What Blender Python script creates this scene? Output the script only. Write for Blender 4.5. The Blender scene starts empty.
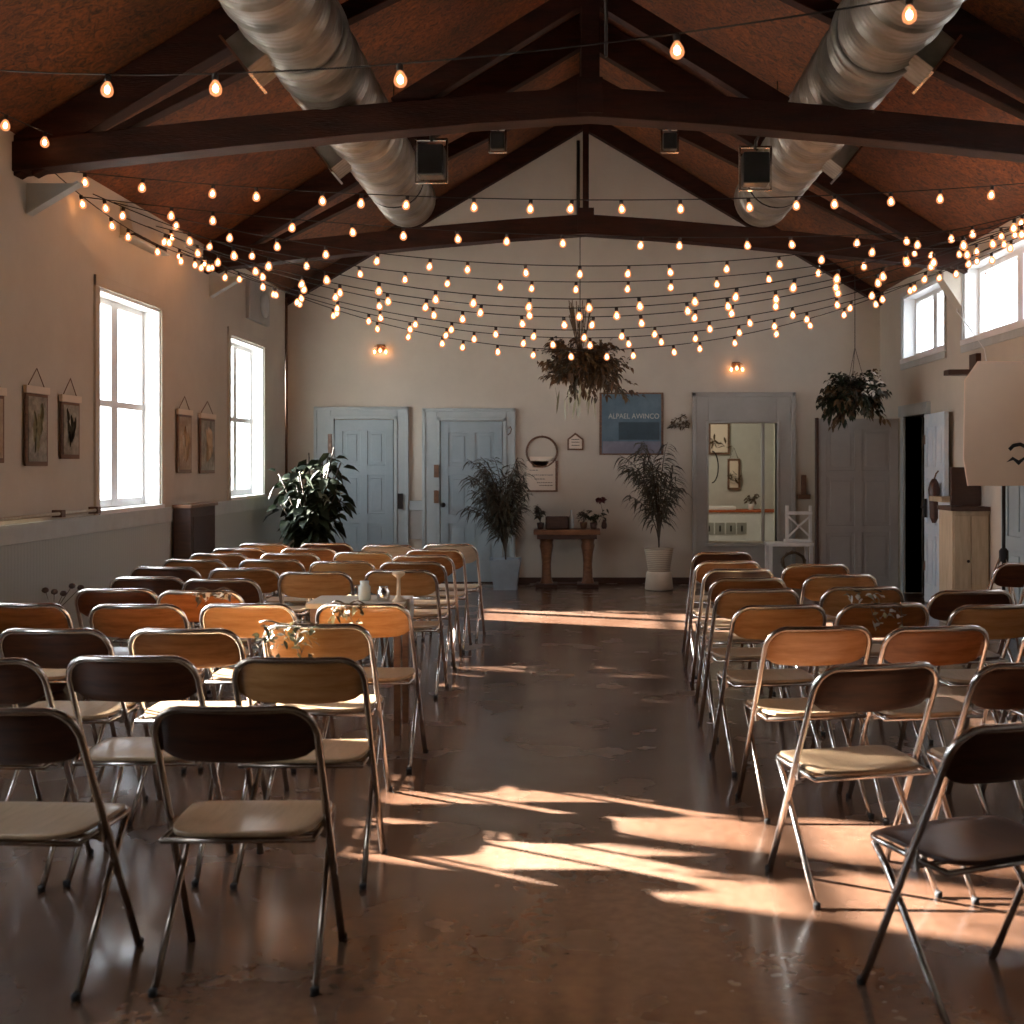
import bpy, math, random
from mathutils import Vector, Matrix
random.seed(11)
C = bpy.context.scene.collection
PI = math.pi
R = math.radians
XL, XR, YB, YF, EAVE, SL = -3.62, 3.79, 15.0, -2.4, 3.62, 0.62
XC = (XL + XR) / 2
RIDGE = EAVE + SL * (XR - XC)
def roof_z(x): return EAVE + SL * ((XR - XC) - abs(x - XC))

# ------------------------------------------------------------ materials
def nt(name):
    m = bpy.data.materials.new(name); m.use_nodes = True
    n = m.node_tree.nodes; l = m.node_tree.links
    return m, n, l, n['Principled BSDF']
def mat(name, col, rough=0.6, metal=0.0, var=0.0, scale=6.0, bump=0.0, bscale=40.0, col2=None, stretch=(1,1,1), spec=None, coat=0.0, rvar=0.0):
    m, n, l, p = nt(name)
    p.inputs['Base Color'].default_value = (*col, 1)
    p.inputs['Roughness'].default_value = rough
    p.inputs['Metallic'].default_value = metal
    if spec is not None: p.inputs['Specular IOR Level'].default_value = spec
    if coat: p.inputs['Coat Weight'].default_value = coat; p.inputs['Coat Roughness'].default_value = .15
    if var or bump or rvar:
        tc = n.new('ShaderNodeTexCoord'); mp = n.new('ShaderNodeMapping')
        mp.inputs['Scale'].default_value = stretch
        l.new(tc.outputs['Object'], mp.inputs['Vector'])
    if var or col2:
        ns = n.new('ShaderNodeTexNoise'); ns.inputs['Scale'].default_value = scale; ns.inputs['Detail'].default_value = 6
        ns.inputs['Roughness'].default_value = .65
        l.new(mp.outputs[0], ns.inputs['Vector'])
        cr = n.new('ShaderNodeValToRGB')
        a = col if col2 else tuple(c * (1 - var) for c in col)
        b = col2 if col2 else tuple(min(1, c * (1 + var)) for c in col)
        cr.color_ramp.elements[0].position = .32; cr.color_ramp.elements[0].color = (*a, 1)
        cr.color_ramp.elements[1].position = .68; cr.color_ramp.elements[1].color = (*b, 1)
        l.new(ns.outputs['Fac'], cr.inputs[0]); l.new(cr.outputs[0], p.inputs['Base Color'])
        if rvar:
            mr = n.new('ShaderNodeMapRange'); mr.inputs['To Min'].default_value = rough - rvar; mr.inputs['To Max'].default_value = rough + rvar
            mr.inputs['From Min'].default_value = .3; mr.inputs['From Max'].default_value = .7
            l.new(ns.outputs['Fac'], mr.inputs['Value']); l.new(mr.outputs[0], p.inputs['Roughness'])
    if bump:
        nb = n.new('ShaderNodeTexNoise'); nb.inputs['Scale'].default_value = bscale; nb.inputs['Detail'].default_value = 4
        l.new(mp.outputs[0], nb.inputs['Vector'])
        bp = n.new('ShaderNodeBump'); bp.inputs['Strength'].default_value = bump; bp.inputs['Distance'].default_value = .01
        l.new(nb.outputs['Fac'], bp.inputs['Height']); l.new(bp.outputs[0], p.inputs['Normal'])
    return m
def emis(name, col, s):
    m, n, l, p = nt(name)
    p.inputs['Base Color'].default_value = (*col, 1)
    p.inputs['Emission Color'].default_value = (*col, 1); p.inputs['Emission Strength'].default_value = s
    return m
def clear(name, col=(1,1,1), trans=.92, rough=.05):
    m, n, l, p = nt(name)
    g = n.new('ShaderNodeBsdfGlossy'); g.inputs['Roughness'].default_value = rough
    t = n.new('ShaderNodeBsdfTransparent'); t.inputs['Color'].default_value = (*col, 1)
    mx = n.new('ShaderNodeMixShader'); mx.inputs[0].default_value = trans
    l.new(g.outputs[0], mx.inputs[1]); l.new(t.outputs[0], mx.inputs[2])
    l.new(mx.outputs[0], n['Material Output'].inputs['Surface'])
    return m
def wave_mat(name, c1, c2, scale, axis='X', rough=.7, bump=.3, trans=0):
    m, n, l, p = nt(name)
    tc = n.new('ShaderNodeTexCoord'); w = n.new('ShaderNodeTexWave'); w.bands_direction = axis
    w.inputs['Scale'].default_value = scale; w.inputs['Distortion'].default_value = 1.2
    l.new(tc.outputs['Object'], w.inputs['Vector'])
    cr = n.new('ShaderNodeValToRGB'); cr.color_ramp.elements[0].color = (*c1, 1); cr.color_ramp.elements[1].color = (*c2, 1)
    l.new(w.outputs['Fac'], cr.inputs[0]); l.new(cr.outputs[0], p.inputs['Base Color'])
    bp = n.new('ShaderNodeBump'); bp.inputs['Strength'].default_value = bump; bp.inputs['Distance'].default_value = .01
    l.new(w.outputs['Fac'], bp.inputs['Height']); l.new(bp.outputs[0], p.inputs['Normal'])
    p.inputs['Roughness'].default_value = rough
    return m
def wood(name, dark, light, rough=.4, stretch=(2, 14, 14), coat=.2, scale=3.0):
    return mat(name, dark, rough, col2=light, var=.1, scale=scale, stretch=stretch, coat=coat, bump=.08, bscale=30)
def sheer(name):
    m, n, l, p = nt(name)
    tc = n.new('ShaderNodeTexCoord'); w = n.new('ShaderNodeTexWave'); w.bands_direction = 'Y'
    w.inputs['Scale'].default_value = 3.2; w.inputs['Distortion'].default_value = 2.0; w.inputs['Detail'].default_value = 1
    mp = n.new('ShaderNodeMapping'); mp.inputs['Scale'].default_value = (1, 1, .06)
    l.new(tc.outputs['Object'], mp.inputs[0]); l.new(mp.outputs[0], w.inputs['Vector'])
    cr = n.new('ShaderNodeValToRGB'); cr.color_ramp.elements[0].color = (.42,.42,.44,1); cr.color_ramp.elements[1].color = (.9,.9,.9,1)
    cr.color_ramp.elements[1].position = .55
    l.new(w.outputs['Fac'], cr.inputs[0])
    t = n.new('ShaderNodeBsdfTranslucent'); l.new(cr.outputs[0], t.inputs['Color'])
    tr = n.new('ShaderNodeBsdfTransparent'); l.new(cr.outputs[0], tr.inputs['Color'])
    mx = n.new('ShaderNodeMixShader'); mx.inputs[0].default_value = .6
    l.new(t.outputs[0], mx.inputs[1]); l.new(tr.outputs[0], mx.inputs[2])
    l.new(mx.outputs[0], n['Material Output'].inputs['Surface'])
    return m

M = {}
M['plaster'] = mat('plaster', (.53,.485,.405), .85, col2=(.61,.565,.475), var=.1, scale=1.1, bump=.12, bscale=25)
M['wainscot'] = wave_mat('beadboard', (.42,.46,.43), (.45,.49,.46), 7.0, 'Y', .6, .1)
M['rail'] = mat('rail_paint', (.48,.52,.51), .5, var=.08)
M['bluepaint'] = mat('blue_paint', (.36,.42,.43), .5, col2=(.44,.50,.50), var=.1, scale=3, bump=.1)
M['bluedoor'] = mat('blue_door_paint', (.28,.36,.39), .45, col2=(.35,.42,.45), var=.1, scale=2.5, bump=.1)
M['greydoor'] = mat('grey_door_paint', (.30,.30,.28), .5, col2=(.36,.36,.34), var=.1, scale=2)
M['greyframe'] = mat('grey_frame_paint', (.34,.34,.31), .55, col2=(.42,.42,.39), var=.1, scale=2)
M['peel'] = mat('peeling_paint', (.55,.68,.78), .6, col2=(.74,.80,.84), var=.1, scale=4, bump=.3)
M['white'] = mat('white_paint', (.80,.81,.80), .45, var=.05)
M['beam'] = mat('dark_beam', (.010,.0025,.0012), .65, spec=.2, col2=(.035,.008,.003), var=.3, scale=3, stretch=(1,6,6), bump=.3, bscale=20)
M['metal'] = mat('bronze_steel', (.42,.35,.29), .25, .95, var=.15, scale=8)
M['chrome'] = mat('dull_chrome', (.78,.74,.70), .2, 1.0, var=.1, scale=8)
M['darkmetal'] = mat('dark_metal', (.03,.028,.026), .45, .6)
M['rubber'] = mat('rubber', (.02,.02,.02), .8)
M['back'] = wood('brown_ply', (.22,.078,.022), (.38,.15,.045), .25)
M['back_light'] = wood('lit_honey_ply', (.48,.22,.075), (.66,.35,.14), .25)  # same ply as the brown one, brightness of lit backs put into the colour
M['back_dark'] = wood('shaded_dark_ply', (.05,.016,.008), (.12,.04,.016), .28)  # same ply again; dark backs and the shade of unlit ones share this tone
M['back_cream'] = wood('cream_ply', (.55,.44,.31), (.68,.56,.42), .4)
M['seat'] = wood('pale_seat_ply', (.40,.27,.155), (.54,.38,.23), .3, (14,2,14))
M['seat_dark'] = wood('dark_seat_ply', (.05,.02,.012), (.085,.035,.02), .28, (14,2,14))
M['tablewood'] = wood('table_wood', (.12,.05,.02), (.26,.12,.05), .35)
M['darkwood'] = wood('dark_wood', (.035,.015,.01), (.07,.03,.018), .5)
M['tanwood'] = wood('tan_wood', (.42,.35,.24), (.58,.50,.36), .6, (8,8,1))
M['frame'] = wood('frame_wood', (.10,.05,.03), (.2,.1,.05), .5)
M['paper'] = mat('cream_paper', (.74,.64,.52), .8, var=.06, scale=2)
M['card'] = mat('cream_board', (.84,.66,.50), .7, var=.05, scale=1.5)
M['ink'] = mat('ink', (.02,.02,.02), .8)
M['leaf'] = mat('green_leaf', (.008,.014,.006), .6, spec=.3, col2=(.022,.034,.012), var=.1, scale=5)
M['leafpale'] = mat('pale_leaf', (.22,.24,.14), .5, col2=(.42,.40,.26), var=.1, scale=5)
M['leafdry'] = mat('dry_leaf', (.05,.028,.012), .6, col2=(.14,.09,.035), var=.1, scale=9)
M['leafgray'] = mat('olive_leaf', (.035,.033,.02), .5, col2=(.075,.066,.042), var=.1, scale=5)
M['stem'] = mat('stem', (.05,.035,.02), .7)
M['flower'] = mat('dark_red_flower', (.10,.015,.015), .6)
M['white_flower'] = mat('white_flower', (.7,.68,.6), .6)
M['wicker'] = wave_mat('wicker', (.42,.36,.27), (.7,.63,.5), 14, 'Z', .7, .6)
M['canvas'] = mat('cream_cloth', (.66,.58,.46), .8, var=.06, bump=.2)
M['galvpot'] = mat('blue_grey_pot', (.28,.36,.42), .5, var=.1)
M['glassjar'] = mat('glass_jar', (.55,.66,.68), .08, var=.0)
M['glass'] = clear('window_glass', (.97,.98,1), .94, .02)
M['sheer'] = sheer('sheer_curtain')
M['outdoor_ground'] = mat('pale_ground', (.62,.60,.56), .9, var=.1, scale=2)  # unseen outside ground, made this pale so the windows stay white
M['outdoor_leaf'] = mat('outdoor_leaf', (.07,.12,.04), .5)
M['orange'] = mat('orange_cloth', (.42,.10,.03), .7)
M['dark'] = mat('interior_shade', (.03,.022,.02), .9)  # darkness of the unlit hallway and vent slots is put into this colour
M['soil'] = mat('soil', (.03,.02,.015), .9)
M['filament'] = emis('lit_filament', (1, .60, .33), 40)
M['bulbglass'] = None
def bulb_glass():
    m, n, l, p = nt('amber_bulb_glass')
    t = n.new('ShaderNodeBsdfTransparent'); t.inputs['Color'].default_value = (1,.72,.5,1)
    e = n.new('ShaderNodeEmission'); e.inputs['Color'].default_value = (1,.36,.15,1); e.inputs['Strength'].default_value = 1.5
    g = n.new('ShaderNodeBsdfGlossy'); g.inputs['Roughness'].default_value = .1
    a = n.new('ShaderNodeMixShader'); a.inputs[0].default_value = .45
    l.new(t.outputs[0], a.inputs[1]); l.new(e.outputs[0], a.inputs[2])
    b = n.new('ShaderNodeMixShader'); b.inputs[0].default_value = .06
    l.new(a.outputs[0], b.inputs[1]); l.new(g.outputs[0], b.inputs[2])
    l.new(b.outputs[0], n['Material Output'].inputs['Surface'])
    return m
M['bulbglass'] = bulb_glass()

# floor: worn polished stained concrete
def floor_mat():
    m, n, l, p = nt('polished_floor')
    tc = n.new('ShaderNodeTexCoord')
    a = n.new('ShaderNodeTexNoise'); a.inputs['Scale'].default_value = .7; a.inputs['Detail'].default_value = 5; a.inputs['Roughness'].default_value = .5
    mp = n.new('ShaderNodeMapping'); mp.inputs['Scale'].default_value = (1, .55, 1)
    l.new(tc.outputs['Object'], mp.inputs[0]); l.new(mp.outputs[0], a.inputs['Vector'])
    cr = n.new('ShaderNodeValToRGB'); e = cr.color_ramp.elements
    e[0].position = .28; e[0].color = (.065,.026,.012,1); e[1].position = .76; e[1].color = (.27,.185,.135,1)
    q = e.new(.5); q.color = (.135,.073,.045,1)
    l.new(a.outputs['Fac'], cr.inputs[0])
    sp = n.new('ShaderNodeTexNoise'); sp.inputs['Scale'].default_value = 22; sp.inputs['Detail'].default_value = 3
    l.new(tc.outputs['Object'], sp.inputs['Vector'])
    mr = n.new('ShaderNodeMapRange'); mr.inputs['From Min'].default_value = .3; mr.inputs['From Max'].default_value = .7
    mr.inputs['To Min'].default_value = .8; mr.inputs['To Max'].default_value = 1.15
    l.new(sp.outputs['Fac'], mr.inputs['Value'])
    # control joints in the slab
    sep = n.new('ShaderNodeSeparateXYZ'); l.new(tc.outputs['Object'], sep.inputs[0])
    mul = n.new('ShaderNodeVectorMath'); mul.operation = 'SCALE'
    l.new(cr.outputs[0], mul.inputs[0]); l.new(mr.outputs[0], mul.inputs['Scale'])
    l.new(mul.outputs[0], p.inputs['Base Color'])
    rr = n.new('ShaderNodeMapRange'); rr.inputs['From Min'].default_value = .3; rr.inputs['From Max'].default_value = .7
    rr.inputs['To Min'].default_value = .2; rr.inputs['To Max'].default_value = .3
    b = n.new('ShaderNodeTexNoise'); b.inputs['Scale'].default_value = 2.5; b.inputs['Detail'].default_value = 4
    l.new(tc.outputs['Object'], b.inputs['Vector']); l.new(b.outputs['Fac'], rr.inputs['Value']); l.new(rr.outputs[0], p.inputs['Roughness'])
    bp = n.new('ShaderNodeBump'); bp.inputs['Strength'].default_value = .02; bp.inputs['Distance'].default_value = .01
    l.new(b.outputs['Fac'], bp.inputs['Height']); l.new(bp.outputs[0], p.inputs['Normal'])
    p.inputs['Specular IOR Level'].default_value = .6; p.inputs['Coat Weight'].default_value = .35; p.inputs['Coat Roughness'].default_value = .12
    return m
M['floor'] = floor_mat()
def ceil_mat():
    m, n, l, p = nt('fibre_board')
    tc = n.new('ShaderNodeTexCoord')
    a = n.new('ShaderNodeTexNoise'); a.inputs['Scale'].default_value = 15; a.inputs['Detail'].default_value = 8; a.inputs['Roughness'].default_value = .75; a.inputs['Distortion'].default_value = 1.5
    b = n.new('ShaderNodeTexNoise'); b.inputs['Scale'].default_value = 1.1; b.inputs['Detail'].default_value = 5
    l.new(tc.outputs['Object'], a.inputs['Vector']); l.new(tc.outputs['Object'], b.inputs['Vector'])
    c1 = n.new('ShaderNodeValToRGB'); e = c1.color_ramp.elements
    e[0].position = .36; e[0].color = (.014,.003,.001,1); e[1].position = .66; e[1].color = (.27,.075,.012,1)
    l.new(a.outputs['Fac'], c1.inputs[0])
    c2 = n.new('ShaderNodeMapRange'); c2.inputs['From Min'].default_value = .3; c2.inputs['From Max'].default_value = .7; c2.inputs['To Min'].default_value = .45; c2.inputs['To Max'].default_value = 1.35
    l.new(b.outputs['Fac'], c2.inputs['Value'])
    mul = n.new('ShaderNodeVectorMath'); mul.operation = 'SCALE'
    l.new(c1.outputs[0], mul.inputs[0]); l.new(c2.outputs[0], mul.inputs['Scale'])
    l.new(mul.outputs[0], p.inputs['Base Color'])
    p.inputs['Roughness'].default_value = .7
    bp = n.new('ShaderNodeBump'); bp.inputs['Strength'].default_value = .5; bp.inputs['Distance'].default_value = .01
    l.new(a.outputs['Fac'], bp.inputs['Height']); l.new(bp.outputs[0], p.inputs['Normal'])
    return m
M['ceil'] = ceil_mat()
def duct_mat():
    m, n, l, p = nt('galvanised_duct')
    tc = n.new('ShaderNodeTexCoord'); w = n.new('ShaderNodeTexWave'); w.bands_direction = 'Y'
    w.inputs['Scale'].default_value = 5.5; w.inputs['Distortion'].default_value = 2; w.inputs['Detail'].default_value = 3
    l.new(tc.outputs['Object'], w.inputs['Vector'])
    a = n.new('ShaderNodeTexNoise'); a.inputs['Scale'].default_value = 5; a.inputs['Detail'].default_value = 6
    l.new(tc.outputs['Object'], a.inputs['Vector'])
    cr = n.new('ShaderNodeValToRGB'); cr.color_ramp.elements[0].color = (.15,.135,.11,1); cr.color_ramp.elements[1].color = (.36,.33,.28,1)
    cr.color_ramp.elements[0].position = .3; cr.color_ramp.elements[1].position = .7
    l.new(a.outputs['Fac'], cr.inputs[0]); l.new(cr.outputs[0], p.inputs['Base Color'])
    p.inputs['Metallic'].default_value = .6; p.inputs['Roughness'].default_value = .42
    bp = n.new('ShaderNodeBump'); bp.inputs['Strength'].default_value = .25; bp.inputs['Distance'].default_value = .01
    l.new(w.outputs['Fac'], bp.inputs['Height']); l.new(bp.outputs[0], p.inputs['Normal'])
    return m
M['duct'] = duct_mat()

# ------------------------------------------------------------ mesh building
class MB:
    def __init__(s): s.v = []; s.f = []; s.sm = []
    def add(s, vs, fs, smooth=False):
        o = len(s.v); s.v += [tuple(v) for v in vs]
        for f in fs: s.f.append(tuple(i + o for i in f)); s.sm.append(smooth)
        return s
    def box(s, x0, x1, y0, y1, z0, z1):
        return s.add([(x0,y0,z0),(x1,y0,z0),(x1,y1,z0),(x0,y1,z0),(x0,y0,z1),(x1,y0,z1),(x1,y1,z1),(x0,y1,z1)],
                     [(0,3,2,1),(4,5,6,7),(0,1,5,4),(1,2,6,5),(2,3,7,6),(3,0,4,7)])
    def bar(s, a, b, w, d, up=(0,0,1)):       # rectangular bar from a to b, w across, d along 'up'
        a = Vector(a); b = Vector(b); t = (b - a).normalized(); u = Vector(up)
        r = t.cross(u).normalized(); u = r.cross(t).normalized()
        vs = []
        for p in (a, b):
            for i, j in ((-1,-1),(1,-1),(1,1),(-1,1)): vs.append(p + r * (i * w / 2) + u * (j * d / 2))
        return s.add(vs, [(0,1,2,3),(7,6,5,4),(0,4,5,1),(1,5,6,2),(2,6,7,3),(3,7,4,0)])
    def tube(s, pts, r, n=8, closed=False):
        pts = [Vector(p) for p in pts]; k = len(pts); vs = []; fs = []
        ref = None
        for i, p in enumerate(pts):
            if closed: t = pts[(i + 1) % k] - pts[i - 1]
            else: t = pts[min(i + 1, k - 1)] - pts[max(i - 1, 0)]
            t.normalize()
            if ref is None: ref = Vector((0,0,1)) if abs(t.z) < .9 else Vector((0,1,0))
            a = t.cross(ref).normalized(); b = a.cross(t).normalized(); ref = b
            rr = r[i] if isinstance(r, (list, tuple)) else r
            for j in range(n): vs.append(p + (a * math.cos(2*PI*j/n) + b * math.sin(2*PI*j/n)) * rr)
        m = k if closed else k - 1
        for i in range(m):
            for j in range(n):
                i2 = (i + 1) % k; fs.append((i*n+j, i*n+(j+1)%n, i2*n+(j+1)%n, i2*n+j))
        if not closed: fs.append(tuple(range(n-1,-1,-1))); fs.append(tuple(range((k-1)*n, k*n)))
        return s.add(vs, fs, True)
    def lathe(s, prof, c=(0,0,0), n=20, M4=None):
        vs = []; fs = []; k = len(prof)
        for r, z in prof:
            for j in range(n): vs.append(Vector((r*math.cos(2*PI*j/n), r*math.sin(2*PI*j/n), z)))
        if M4: vs = [M4 @ v for v in vs]
        vs = [v + Vector(c) for v in vs]
        for i in range(k-1):
            for j in range(n): fs.append((i*n+j, i*n+(j+1)%n, (i+1)*n+(j+1)%n, (i+1)*n+j))
        fs.append(tuple(range(n-1,-1,-1))); fs.append(tuple(range((k-1)*n, k*n)))
        return s.add(vs, fs, True)
    def prism(s, pts, axis, a, b):            # polygon extruded along an axis ('x','y','z')
        def P(p, t):
            return {'x': (t, p[0], p[1]), 'y': (p[0], t, p[1]), 'z': (p[0], p[1], t)}[axis]
        n = len(pts)
        vs = [P(p, a) for p in pts] + [P(p, b) for p in pts]
        fs = [tuple(range(n-1,-1,-1)), tuple(range(n, 2*n))] + [(i,(i+1)%n,n+(i+1)%n,n+i) for i in range(n)]
        return s.add(vs, fs)
    def leaf(s, p, d, L, W, fold=.25, droop=.3, nrm=None):
        p = Vector(p); d = Vector(d).normalized()
        r = d.cross(Vector((0,0,1)))
        if r.length < .05: r = Vector((1,0,0))
        r.normalize(); r = (Matrix.Rotation(random.uniform(-.9,.9), 3, d) @ r)
        u = r.cross(d).normalized()
        g = Vector((0,0,-1))
        q1 = p + d*L*.33 + g*L*droop*.12; q2 = p + d*L*.7 + g*L*droop*.45; q3 = p + d*L + g*L*droop
        w = W/2; f = u*W*fold
        vs = [p, q1 - r*w + f, q1, q1 + r*w + f, q2 - r*w*.8 + f, q2, q2 + r*w*.8 + f, q3]
        return s.add(vs, [(0,2,1),(0,3,2),(1,2,5,4),(2,3,6,5),(4,5,7),(5,6,7)], True)
    def slab(s, fx, fy, nz, th, nu=10, nv=8):  # curved panel: fx(u,v)->point, offset th along nz
        vs = []; fs = []
        for side in (0, 1):
            for i in range(nu+1):
                for j in range(nv+1):
                    p = Vector(fx(-1+2*i/nu, -1+2*j/nv))
                    vs.append(p + Vector(nz) * (th * side))
        o = (nu+1)*(nv+1)
        I = lambda i, j, k=0: k*o + i*(nv+1) + j
        for i in range(nu):
            for j in range(nv):
                fs.append((I(i,j),I(i,j+1),I(i+1,j+1),I(i+1,j))); fs.append((I(i,j,1),I(i+1,j,1),I(i+1,j+1,1),I(i,j+1,1)))
        for i in range(nu):
            fs.append((I(i,0),I(i+1,0),I(i+1,0,1),I(i,0,1))); fs.append((I(i,nv),I(i,nv,1),I(i+1,nv,1),I(i+1,nv)))
        for j in range(nv):
            fs.append((I(0,j),I(0,j,1),I(0,j+1,1),I(0,j+1))); fs.append((I(nu,j),I(nu,j+1),I(nu,j+1,1),I(nu,j,1)))
        return s.add(vs, fs, True)
    def build(s, name, m, parent=None, bevel=0, fix=True):
        import bmesh
        me = bpy.data.meshes.new(name); me.from_pydata(s.v, [], s.f)
        me.polygons.foreach_set('use_smooth', s.sm)
        if fix:
            bm = bmesh.new(); bm.from_mesh(me); bmesh.ops.recalc_face_normals(bm, faces=bm.faces); bm.to_mesh(me); bm.free()
        me.materials.append(m); me.update()
        o = bpy.data.objects.new(name, me); C.objects.link(o)
        if parent: o.parent = parent
        if bevel:
            b = o.modifiers.new('bevel', 'BEVEL'); b.width = bevel; b.segments = 2; b.limit_method = 'ANGLE'
        return o
def tag(o, label=None, cat=None, group=None, kind=None):
    if label: o['label'] = label
    if cat: o['category'] = cat
    if group: o['group'] = group
    if kind: o['kind'] = kind
    return o
def thing(name, label, cat, loc=(0,0,0), rz=0, group=None):
    o = bpy.data.objects.new(name, None); C.objects.link(o); o.empty_display_size = .1
    o.location = loc; o.rotation_euler = (0,0,rz)
    return tag(o, label, cat, group)
def struct(name, mb, m, parent=None, bevel=0):
    o = mb.build(name, m, parent, bevel)
    if not parent: o['kind'] = 'structure'
    return o
def sempty(name, loc=(0,0,0), rz=0):
    o = bpy.data.objects.new(name, None); C.objects.link(o); o.location = loc; o.rotation_euler = (0,0,rz); o['kind'] = 'structure'; return o
def lab(o, t): o['label'] = t; return o
def dup(root, loc, rz):
    r = root.copy(); C.objects.link(r); r.location = loc; r.rotation_euler = (0,0,rz)
    for ch in list(root.children):
        c = ch.copy(); C.objects.link(c); c.parent = r
        for g in list(ch.children):
            d = g.copy(); C.objects.link(d); d.parent = c
    return r

# ------------------------------------------------------------ shell
struct('floor', MB().box(XL-.2, XR+.2, YF-.2, YB+.2, -.15, 0), M['floor'])
struct('ground', MB().box(-60, 60, -40, 80, -.5, -.3), M['outdoor_ground'])
def wall_side(name, x0, x1, holes):
    mb = MB(); ys = sorted({YF, YB} | {h[0] for h in holes} | {h[1] for h in holes})
    for a, b in zip(ys, ys[1:]):
        hs = sorted([h for h in holes if h[0] <= a and h[1] >= b], key=lambda h: h[2])
        z = 0
        for h in hs:
            if h[2] > z: mb.box(x0, x1, a, b, z, h[2])
            z = h[3]
        mb.box(x0, x1, a, b, z, EAVE)
    return struct(name, mb, M['plaster'])
LW = [(2.1,3.45),(5.6,6.95),(9.07,10.42),(12.5,13.85)]
LWZ = (1.12, 2.83)
wall_side('wall_left', XL-.2, XL, [(a, b, *LWZ) for a, b in LW])
RW = [(6.0,8.2),(9.5,11.75),(12.35,13.95)]
RWZ = (2.68, 3.42)
DR = (12.98, 13.86, 0, 2.03)
wall_side('wall_right', XR, XR+.2, [(a, b, *RWZ) for a, b in RW if a < 12] + [(12.35,12.98,*RWZ)] + [DR, (12.98,13.86,*RWZ), (13.86,13.95,*RWZ)])
def gable(name, y0, y1, hole=None):
    mb = MB(); zt = EAVE
    if hole:
        a, b, c, d = hole
        mb.box(XL-.2, a, y0, y1, 0, zt); mb.box(b, XR+.2, y0, y1, 0, zt)
        mb.box(a, b, y0, y1, 0, c); mb.box(a, b, y0, y1, d, zt)
    else: mb.box(XL-.2, XR+.2, y0, y1, 0, zt)
    mb.prism([(XL-.2, zt), (XR+.2, zt), (XR+.2, zt+.0), (XC, RIDGE+.02), (XL-.2, zt)], 'y', y0, y1) if 0 else mb.prism([(XL-.02, zt), (XR+.02, zt), (XC, RIDGE)], 'y', y0, y1)
    return struct(name, mb, M['plaster'])
AL = (1.64, 2.49, .52, 2.0)
gable('wall_back', YB, YB+.15, AL)
gable('wall_front', YF-.15, YF)
cb = MB()
t = .12
for sx in (-1, 1):
    e = XC + sx * (XR - XC + .35); ze = roof_z(e)
    cb.prism([(XC, RIDGE), (e, ze), (e, ze+t), (XC, RIDGE+t)], 'y', YF-.3, YB+.3)
struct('ceiling', cb, M['ceil'])
# wainscot and rail on left
WAIN_END = YB
wm = MB(); wm.box(XL, XL+.02, YF, YB, 0, 1.0)
struct('trim_1', wm, M['wainscot'])
wm = MB(); wm.box(XL, XL+.035, YF, YB, .98, 1.11)
struct('trim_2', wm, M['rail'], bevel=.004)
struct('baseboard_back', MB().box(XL+.02, 1.45, YB-.02, YB, 0, .07).box(2.75, XR, YB-.02, YB, 0, .07), M['darkwood'])
struct('baseboard_right', MB().box(XR-.02, XR, YF, 12.9, 0, .12), M['rail'])
# low pipe along the left wall
p = thing('wall_pipe', 'thin pinkish copper pipe running along the left wall just above the grey rail', 'pipe', (XL+.05, 0, 1.15))
MB().tube([(0, YF+.1, 0), (0, 8.95, 0)], .012, 8).build('pipe', M['tanwood'], p)
for y in (3, 5.2, 8.3, 8.92):
    MB().box(-.05, .02, y-.03, y+.03, -.025, .025).build('clip', M['frame'], p)

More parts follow.
